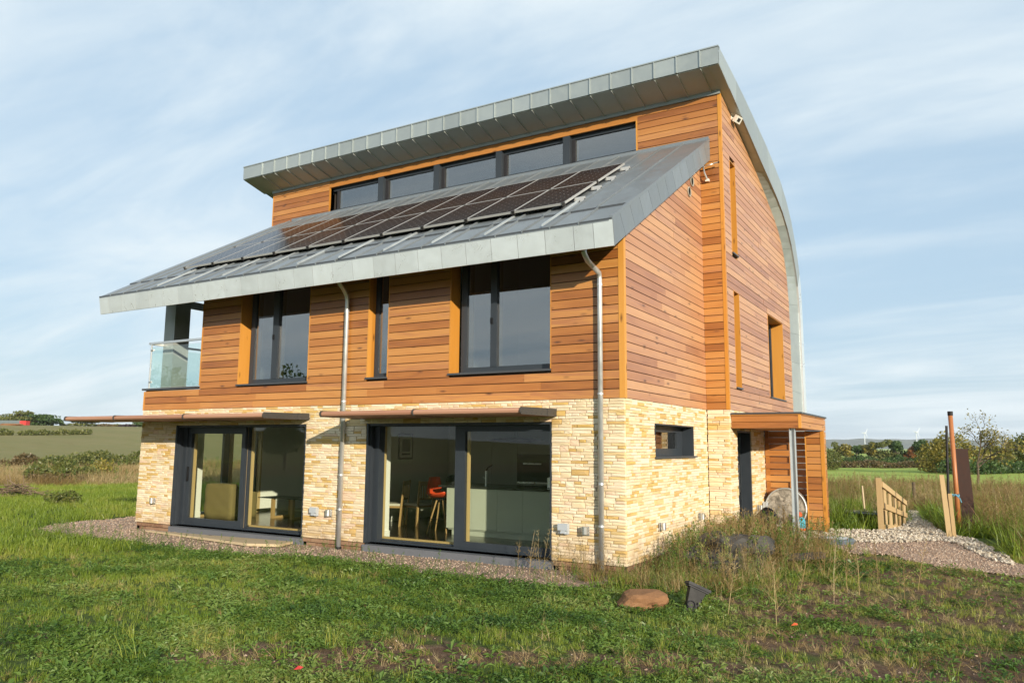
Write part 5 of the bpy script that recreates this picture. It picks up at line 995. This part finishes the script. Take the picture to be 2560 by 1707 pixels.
# --- loose stones
def pebm(seed):
    q = np.random.default_rng(seed); m = MB(); r_ = q.uniform(.7, 1.2, 8); p = [(-1, -1, -.5), (1, -1, -.5), (1, 1, -.5), (-1, 1, -.5), (-.7, -.7, .5), (.7, -.7, .5), (.7, .7, .5), (-.7, .7, .5)]; m.hexa([tuple(np.array(v)*r_[i]*(.011, .009, .009)) for i, v in enumerate(p)]); return m
C_peb = src('pebble', [pebm(s) for s in range(5)], pebblemat('loose_gravel', [(.19, .13, .095), (.32, .23, .17), (.41, .31, .24), (.27, .19, .14), (.53, .45, .37)])); C_chip = src('chipping', [pebm(9+s) for s in range(5)], pebblemat('loose_chippings', [(.26, .21, .15), (.44, .39, .31), (.56, .51, .43), (.36, .30, .23), (.62, .57, .49)]))
def fill(poly, n, dz=.015):
    p_ = np.array(poly); a, b = p_.min(0), p_.max(0); xx = rng.uniform(a[0], b[0], n*3); yy = rng.uniform(a[1], b[1], n*3); k_ = inside(p_, xx, yy); xx, yy = xx[k_][:n], yy[k_][:n]; return np.stack([xx, yy, H(xx, yy)+dz], 1)
p_ = fill(GP_FRONT, 9000); p_ = p_[~((p_[:, 0] > XL) & (p_[:, 1] > -.04))]; scatter('loose_gravel', p_, rng.uniform(.5, 1.3, len(p_)), rng.uniform(0, 1, len(p_)), C_peb, 'loose pinkish gravel in front of the house', 1.)
p_ = fill(GP_GREY, 3500); scatter('drive_gravel', p_, rng.uniform(.6, 1.6, len(p_)), rng.uniform(0, 1, len(p_)), C_peb, 'loose grey gravel by the chippings', 1.)
p_ = fill(GP_WHITE, 5500, .03); scatter('limestone_chippings', p_, rng.uniform(1.2, 3.0, len(p_)), rng.uniform(0, 1, len(p_)), C_chip, 'pale broken limestone chippings', 1.)
x, y = wedge(2600, 2.6, 12, -9, 60, .3); s_ = soil(x, y); keep = (rng.uniform(0, 1, len(x)) < s_*.8+.02) & ~blocked(x, y); x, y = x[keep], y[keep]; scatter('soil_stones', P3(x, y), rng.uniform(.4, 1.4, len(x)), rng.uniform(0, 1, len(x)), C_peb, 'small stones lying on the bare soil', 1.)
for i, (px, py, nm, mt, lb) in enumerate(((745, 1697, 'litter_scrap', 'redpaint', 'red plastic scrap lying at the bottom edge of the grass'), (1985, 1536, 'litter_scrap', 'orange', 'orange scrap lying in the grass at the right'))):
    d = ray(px, py); t_ = (.0-CAM[2])/d[2]; x, y = CAM[0]+d[0]*t_, CAM[1]+d[1]*t_; z = gz(x, y)+.05; o = MB().add([(-.03, -.02, 0), (.035, -.015, .012), (.03, .02, .02), (-.025, .022, .005), (0, 0, .03)], [(0, 1, 4), (1, 2, 4), (2, 3, 4), (3, 0, 4)]).build(nm, M[mt], None, (x, y, z)); tag(o, lb, 'litter')
# ------------------------------------------------------------------ hedges, brambles and trees
def crown_mesh(name, n, lf, blobs, seed, palette):
    q = np.random.default_rng(seed); c = np.array([b[:3] for b in blobs]); r = np.array([b[3:6] for b in blobs]); pr = (r.prod(1))**.66; pr /= pr.sum()
    k_ = q.choice(len(blobs), n, p=pr); u = q.normal(size=(n, 3)); u /= np.linalg.norm(u, axis=1)[:, None]; rad = q.uniform(.35, 1.0, n)**.45*(1+q.normal(0, .07, n)); p_ = c[k_]+u*r[k_]*rad[:, None]
    p_ = p_[p_[:, 2] > .02]; n = len(p_); a = q.normal(size=(n, 3)); a /= np.linalg.norm(a, axis=1)[:, None]; b = np.cross(a, q.normal(size=(n, 3))); b /= np.linalg.norm(b, axis=1)[:, None]; s_ = lf*q.uniform(.5, 1.4, n)[:, None]
    V = np.stack([p_-a*s_, p_+b*s_*.55, p_+a*s_, p_-b*s_*.55], 1).reshape(-1, 3); F = np.arange(4*n).reshape(-1, 4); me = bpy.data.meshes.new(name); me.from_pydata(V.tolist(), [], F.tolist()); me.materials.append(palette); return me
PAL = {'dark': leafmat('dark_leaves', [(0.019, 0.040, 0.012), (0.043, 0.085, 0.022), (0.078, 0.132, 0.034), (0.116, 0.171, 0.046)], False), 'olive': leafmat('olive_leaves', [(0.046, 0.070, 0.019), (0.101, 0.124, 0.031), (0.171, 0.178, 0.046), (0.248, 0.217, 0.070)], False), 'gold': leafmat('golden_leaves', [(0.078, 0.078, 0.019), (0.186, 0.171, 0.034), (0.295, 0.240, 0.046), (0.403, 0.295, 0.070)], False), 'rust': leafmat('rusty_leaves', [(0.139, 0.062, 0.022), (0.264, 0.109, 0.031), (0.372, 0.163, 0.046)], False), 'brown': leafmat('brown_bramble', [(0.046, 0.043, 0.019), (0.109, 0.085, 0.034), (0.186, 0.132, 0.062), (0.248, 0.171, 0.085)], False), 'purple': leafmat('purple_leaves', [(0.028, 0.019, 0.022), (0.062, 0.039, 0.046), (0.093, 0.062, 0.070)], False)}
def blobset(w, h, seed, n=7, base=.12, depth=None):
    q = np.random.default_rng(seed); dp = depth or w; out_ = []
    for i in range(n):
        t = q.uniform(base, .92); ww = w*.5*(1-abs(t-.45)*.9); out_.append((q.uniform(-1, 1)*ww*.7, q.uniform(-1, 1)*dp*.5*.5, h*t*.92, ww*q.uniform(.35, .62), dp*.5*q.uniform(.4, .7), h*q.uniform(.10, .20)))
    return out_
def tree(name, label, cat, group, px, dist, w, h, pal, seed, n=900, lf=.16, zb=None, trunk=True, nblob=8, base=.15, depth=None):
    x, y = at(px, dist); z = gz(x, y) if zb is None else zb; r = empty(name, (x, y, z), 0, label, cat, group)
    if trunk:
        m = MB(); m.tube([(0, 0, -.2), (.03*w, 0, h*.25), (-.01*w, .02*w, h*.6)], [.03*h, .022*h, .008*h], 7)
        q = np.random.default_rng(seed+5)
        for i in range(4): a = q.uniform(0, 6.28); m.tube([(.02*w, 0, h*q.uniform(.2, .4)), (.3*w*math.cos(a), .3*w*math.sin(a), h*q.uniform(.5, .8))], [.012*h, .004*h], 5)
        m.build('trunk', M['bark'], r)
    o = link('crown', crown_mesh('crown', n, lf, blobset(w, h, seed, nblob, base, depth), seed+1, PAL[pal]), None, r); return r
pxm = lambda d: FPX/d
LT = 'trees along the left skyline'
for i, (px, w_, top, pal, n, lb) in enumerate(((4, 58, 1034, 'olive', 1300, 'leftmost rounded tree on the left skyline, cut by the picture edge'), (52, 54, 1027, 'olive', 1500, 'tall pointed tree on the left skyline behind the red container'), (112, 78, 1036, 'dark', 2000, 'broad dark tree on the left skyline beside the small house'), (205, 56, 1046, 'olive', 1300, 'green tree on the left skyline rising behind the tip of the timber awning'), (262, 40, 1060, 'brown', 700, 'low brownish bush on the left skyline under the awning'), (312, 30, 1061, 'purple', 700, 'small dark purple tree on the left skyline under the awning'), (345, 30, 1055, 'dark', 700, 'dark tree on the left skyline against the stone corner'))):
    d = 232.; x, y = at(px, d); z = gz(x, y); h = zat(px, top, d)-z; tree('skyline_tree', lb, 'tree', LT, px, d, w_/pxm(d)*1.15, h*1.03, pal, 200+i, n, .34, base=.02, nblob=11)
d = 236.; x, y = at(163, d); z = gz(x, y); r = empty('distant_house', (x, y, z), math.atan2(RT[1], RT[0]), 'distant house with a grey hipped roof and pink wall on the left skyline', 'house'); hz = zat(163, 1057, d)-z; ez = zat(163, 1066, d)-z
MB().box(-2.3, 2.0, 0, 4, -1, ez).build('wall', M['render'], r); MB().add([(-2.7, -.4, ez), (2.4, -.4, ez), (2.4, 4.4, ez), (-2.7, 4.4, ez), (-.6, 2, hz), (.3, 2, hz)], [(0, 1, 5, 4), (1, 2, 5), (2, 3, 4, 5), (3, 0, 4), (3, 2, 1, 0)]).build('roof', M['slate'], r)
d = 215.; x, y = at(51, d); z = gz(x, y); c_ = empty('container', (x, y, z), math.atan2(RT[1], RT[0]), 'small bright red container at the field edge on the left', 'container'); MB().box(-.75, .75, 0, 1.5, 0, 1.0).build('body', M['redpaint'], c_); MB().box(-.6, -.05, -.03, 0, .08, .92).build('door', M['redpaint'], c_); MB().box(.02, .6, -.03, 0, .08, .92).build('door', M['redpaint'], c_)
x, y = at(20, 218.); z = gz(x, y); c_ = empty('site_hoarding', (x, y, z), math.atan2(RT[1], RT[0]), 'long grey hoarding at the field edge left of the red container', 'hoarding')
for i in range(6): MB().box(-3.2+i*.95, -3.2+i*.95+.93, 0, .08, 0, 1.05).build('panel', M['shed'], c_)
x, y = at(20, 205.); rk = rock('spoil_heap', x, y, gz(x, y)+.1, 3.0, 1.2, .4, M['rock'], 71, 3); tag(rk, 'low orange brown spoil heap in front of the grey hoarding', 'spoil heap')
def hedge(name, label, pts, h, wd, pal, seed, n, lf, group=None, cat='hedge'):
    """leafy mound along a list of (px, dist)"""
    P_ = np.array([at(px, d_) for px, d_ in pts]); q = np.random.default_rng(seed); L_ = np.r_[0, np.cumsum(np.hypot(*np.diff(P_, axis=0).T))]; nb = max(3, int(L_[-1]/(wd*.75))); o0 = P_.mean(0); z0 = gz(*o0); bl = []
    for i in range(nb): t = L_[-1]*(i+.5)/nb; x, y = np.interp(t, L_, P_[:, 0]), np.interp(t, L_, P_[:, 1]); hh = h*q.uniform(.65, 1.12); bl.append((x-o0[0]+q.normal(0, .12*wd), y-o0[1]+q.normal(0, .12*wd), gz(x, y)-z0+hh*.42, wd*q.uniform(.45, .75), wd*q.uniform(.4, .7), hh*.58))
    off = min(0, min(b[2]-b[5] for b in bl))
    me = crown_mesh(name, n, lf, [(b[0], b[1], b[2]+100, *b[3:]) for b in bl], seed, PAL[pal])
    for v in me.vertices: v.co.z -= 100
    o = bpy.data.objects.new(name, me); COL.objects.link(o); o.location = (o0[0], o0[1], z0); return tag(o, label, cat, group)
hedge('field_hedge', 'thin hedge line across the left field, ending in mid field', [(-30, 150), (90, 152), (215, 156)], 1.05, 1.6, 'olive', 301, 2600, .20)
hedge('boundary_hedge', 'long low hedge along the crest of the left field', [(150, 236), (260, 238), (370, 240)], .8, 1.6, 'olive', 302, 1600, .26)
hedge('bramble_hedge', 'dark bramble hedge crossing behind the left rough grass', [(140, 62), (200, 66), (290, 70), (372, 71)], 1.55, 2.0, 'olive', 303, 8000, .10)
hedge('bramble_bush', 'low green bramble mound at the edge of the left lawn', [(75, 45.5), (140, 46), (235, 47)], 1.05, 1.4, 'olive', 304, 4200, .085, None, 'bramble'); hedge('bramble_skirt', 'brownish bramble stems under the green mound on the left', [(60, 44), (150, 44.4), (220, 45)], .55, .8, 'brown', 305, 1800, .07, None, 'bramble')
hedge('brown_scrub', 'brown scrub strip at the far left, behind the brush pile', [(-20, 66), (60, 66), (128, 65)], 1.15, 1.6, 'brown', 306, 4200, .10, None, 'scrub')
hedge('yellow_shrub', 'small yellow green shrub in the left rough grass', [(250, 52), (268, 52)], 1.2, 1.0, 'gold', 307, 700, .085, None, 'shrub')
x, y = at(50, 32.); bp_ = MB(); q = np.random.default_rng(5)
for i in range(90): a = q.uniform(0, 6.28); r0 = q.uniform(0, 1.0); L_ = q.uniform(.4, 1.1); c = np.array([r0*math.cos(a)*1.3, r0*math.sin(a)*.7, (1-r0)*.42+.03]); dd = q.normal(size=3)*(1, 1, .25); dd /= np.linalg.norm(dd); bp_.tube([c-dd*L_/2, c+dd*L_/2], [.016, .007], 4, False)
tag(bp_.build('brush_pile', plain('cut_branches', (.17, .12, .07), .9), None, (x, y, gz(x, y))), 'pile of cut branches lying on the left lawn', 'brush pile')
hedge('nettle_clump', 'small dark weed clump on the left lawn near the house', [(150, 27), (192, 27)], .42, .6, 'olive', 308, 900, .05, None, 'weeds')
# right side
RTG = 'trees in the far right wood'
for i, (px, w_, top, pal, n, lb) in enumerate(((2084, 50, 1101, 'olive', 1300, 'olive tree at the left end of the far wood beside the porch'), (2112, 36, 1107, 'gold', 900, 'small yellowish tree in the far wood near the porch'), (2140, 32, 1106, 'dark', 900, 'dark tree in the far wood below the left wind turbine'), (2172, 50, 1106, 'gold', 1300, 'yellow green tree in the far wood right of the left wind turbine'), (2205, 62, 1096, 'olive', 1700, 'tall olive tree in the middle of the far wood'), (2245, 54, 1101, 'dark', 1500, 'dark green tree right of the tall olive one in the far wood'), (2275, 28, 1116, 'rust', 700, 'small rusty orange tree in the far wood'), (2300, 52, 1100, 'dark', 1400, 'dark tree in the far wood below the right wind turbine'), (2335, 60, 1094, 'olive', 1500, 'olive tree in the far wood behind the thin black pole'))):
    d = 175.; x, y = at(px, d); z = gz(x, y); h = zat(px, top, d)-z; tree('wood_tree', lb, 'tree', RTG, px, d, w_/pxm(d)*1.15, h*1.04, pal, 400+i, n, .27, base=.02, nblob=11)
hedge('field_boundary', 'long clipped dark hedge in front of the far wood', [(2050, 138), (2180, 140), (2330, 142)], 1.3, 1.5, 'dark', 410, 5200, .13); hedge('rough_bank', 'brown green bank of scrub at the far side of the bright meadow', [(2075, 80), (2190, 82), (2330, 84)], .75, 1.4, 'brown', 411, 5200, .09, None, 'scrub'); hedge('meadow_bush', 'round green bush at the meadow edge beside the porch', [(2050, 70), (2082, 70)], 1.75, 1.7, 'olive', 412, 2200, .085, None, 'bush')
hedge('right_thicket', 'dark thicket filling the right end of the meadow', [(2470, 78), (2540, 78), (2640, 80)], 3.0, 2.8, 'olive', 413, 9000, .12, None, 'thicket'); hedge('golden_thicket', 'golden leaved thicket behind the orange pipe', [(2330, 64), (2390, 65), (2450, 66)], 2.7, 2.4, 'gold', 414, 7000, .095, None, 'thicket'); hedge('thicket_skirt', 'low dark undergrowth below the golden thicket', [(2340, 62), (2430, 62), (2560, 70)], 1.1, 1.5, 'dark', 415, 4000, .09, None, 'undergrowth')
def bare_tree(px, dist, h, seed, label):
    x, y = at(px, dist); r = empty('autumn_tree', (x, y, gz(x, y)), 0, label, 'tree'); q = np.random.default_rng(seed); m = MB(); tips = []
    def grow(p, d, L_, rad, lev):
        e = p+d*L_; mid = (p+e)/2+q.normal(size=3)*L_*.06; m.tube([p, mid, e], [rad, rad*.85, rad*.65], 6 if lev < 2 else 4, False)
        if lev >= 2: tips.extend([mid, e])
        if lev == 5: return
        for i in range(3 if lev else 5): nd = d+q.normal(size=3)*(.55 if lev else .5)+np.array([0, 0, .18]); nd /= np.linalg.norm(nd); grow(mid+(e-mid)*q.uniform(.3, 1), nd, L_*q.uniform(.55, .8), rad*.55, lev+1)
    grow(np.array([0, 0, -.1]), np.array([.05, 0, 1.]), h*.34, .075, 0); m.build('trunk', M['bark'], r); t_ = np.array(tips); t_ = t_[q.choice(len(t_), 1300)]+q.normal(0, .10, (1300, 3)); t_ = t_[(t_[:, 2] > h*.25)]
    vs = []; fs = []
    for p in t_: a = q.normal(size=3); a /= np.linalg.norm(a); b = np.cross(a, q.normal(size=3)); b /= np.linalg.norm(b); s_ = .05*q.uniform(.6, 1.4); o = len(vs); vs += [tuple(p-a*s_), tuple(p+b*s_*.6), tuple(p+a*s_), tuple(p-b*s_*.6)]; fs.append((o, o+1, o+2, o+3))
    me = bpy.data.meshes.new('crown'); me.from_pydata(vs, [], fs); link('crown', me, PAL['gold'], r); return r
bare_tree(2437, 43, 3.7, 21, 'thin half bare autumn tree right of the rusty plank')
x, y = at(2280, 27.); tag(MB().tube([(x, y, -.2), (x-.02, y, zat(2280, 1205, 27.))], .05, 7).build('fence_post', M['bark']), 'short dark fence post standing in the rough grass', 'post')
def turbine(px, hub, d, bl, rot, label):
    x, y = at(px, d); hz = zat(px, hub, d); r = empty('wind_turbine', (x, y, -2), math.atan2(RT[1], RT[0])+R(20), label, 'wind turbine', 'wind turbines on the right horizon'); MB().tube([(0, 0, 0), (0, 0, hz+2)], [1.4, .8], 10).build('tower', M['turbine'], r); MB().box(-1.5, 1.5, -3.4, 4.0, hz+.4, hz+3.6).build('nacelle', M['turbine'], r)
    m = MB(); m.lathe((0, -4.0, hz+2), [(1.4, .6), (1.2, -.5), (.5, -1.3)], 10, 'y'); m.build('hub', M['turbine'], r)
    for i in range(3): a = R(rot+120*i); u = np.array([math.cos(a), 0, math.sin(a)]); v = np.array([-u[2], 0, u[0]]); c = np.array([0, -4.2, hz+2]); MB().hexa([tuple(c+v*1.0+(0, -.2, 0)), tuple(c-v*1.0+(0, -.2, 0)), tuple(c-v*1.0+(0, .2, 0)), tuple(c+v*1.0+(0, .2, 0)), tuple(c+u*bl+v*.35+(0, -.1, 0)), tuple(c+u*bl-v*.35+(0, -.1, 0)), tuple(c+u*bl-v*.35+(0, .1, 0)), tuple(c+u*bl+v*.35+(0, .1, 0))]).build('blade', M['turbine'], r)
turbine(2163, 1082, 2300, 14, 178, 'distant white wind turbine nearer the porch'); turbine(2293, 1080, 2300, 15, 172, 'distant white wind turbine nearer the orange pipe')
# trees behind the viewpoint, seen only in the window glass
for i, (x, y, w_, h) in enumerate(((-41.7, -32, 5.5, 8.2), (-39, -19.5, 5, 6.6))):
    r = empty('garden_tree', (x, y, gz(x, y)), 0, ['leafy tree mirrored in the lower left pane of the upper left window', 'leafy tree mirrored in the balcony glass'][i], 'tree', 'trees mirrored in the glass'); MB().tube([(0, 0, -.2), (0, 0, h*.5)], [.16, .08], 7).build('trunk', M['bark'], r); link('crown', crown_mesh('crown', 2500, .16, blobset(w_, h, 500+i, 9, .25), 510+i, PAL['dark']), None, r)
# ------------------------------------------------------------------ air
hz_ = MB().box(-9800, 9800, -9800, 9800, -6, 70).mesh('haze'); hm = bpy.data.materials.new('haze'); hm.use_nodes = True; hm.node_tree.nodes.clear(); ho = hm.node_tree.nodes.new('ShaderNodeOutputMaterial'); hv = hm.node_tree.nodes.new('ShaderNodeVolumePrincipled'); hv.inputs['Density'].default_value = .00012; hv.inputs['Color'].default_value = (.86, .92, 1, 1); hm.node_tree.links.new(hv.outputs[0], ho.inputs['Volume']); tag(link('haze', hz_, hm), 'thin pale haze over the far fields and hills', kind='stuff')
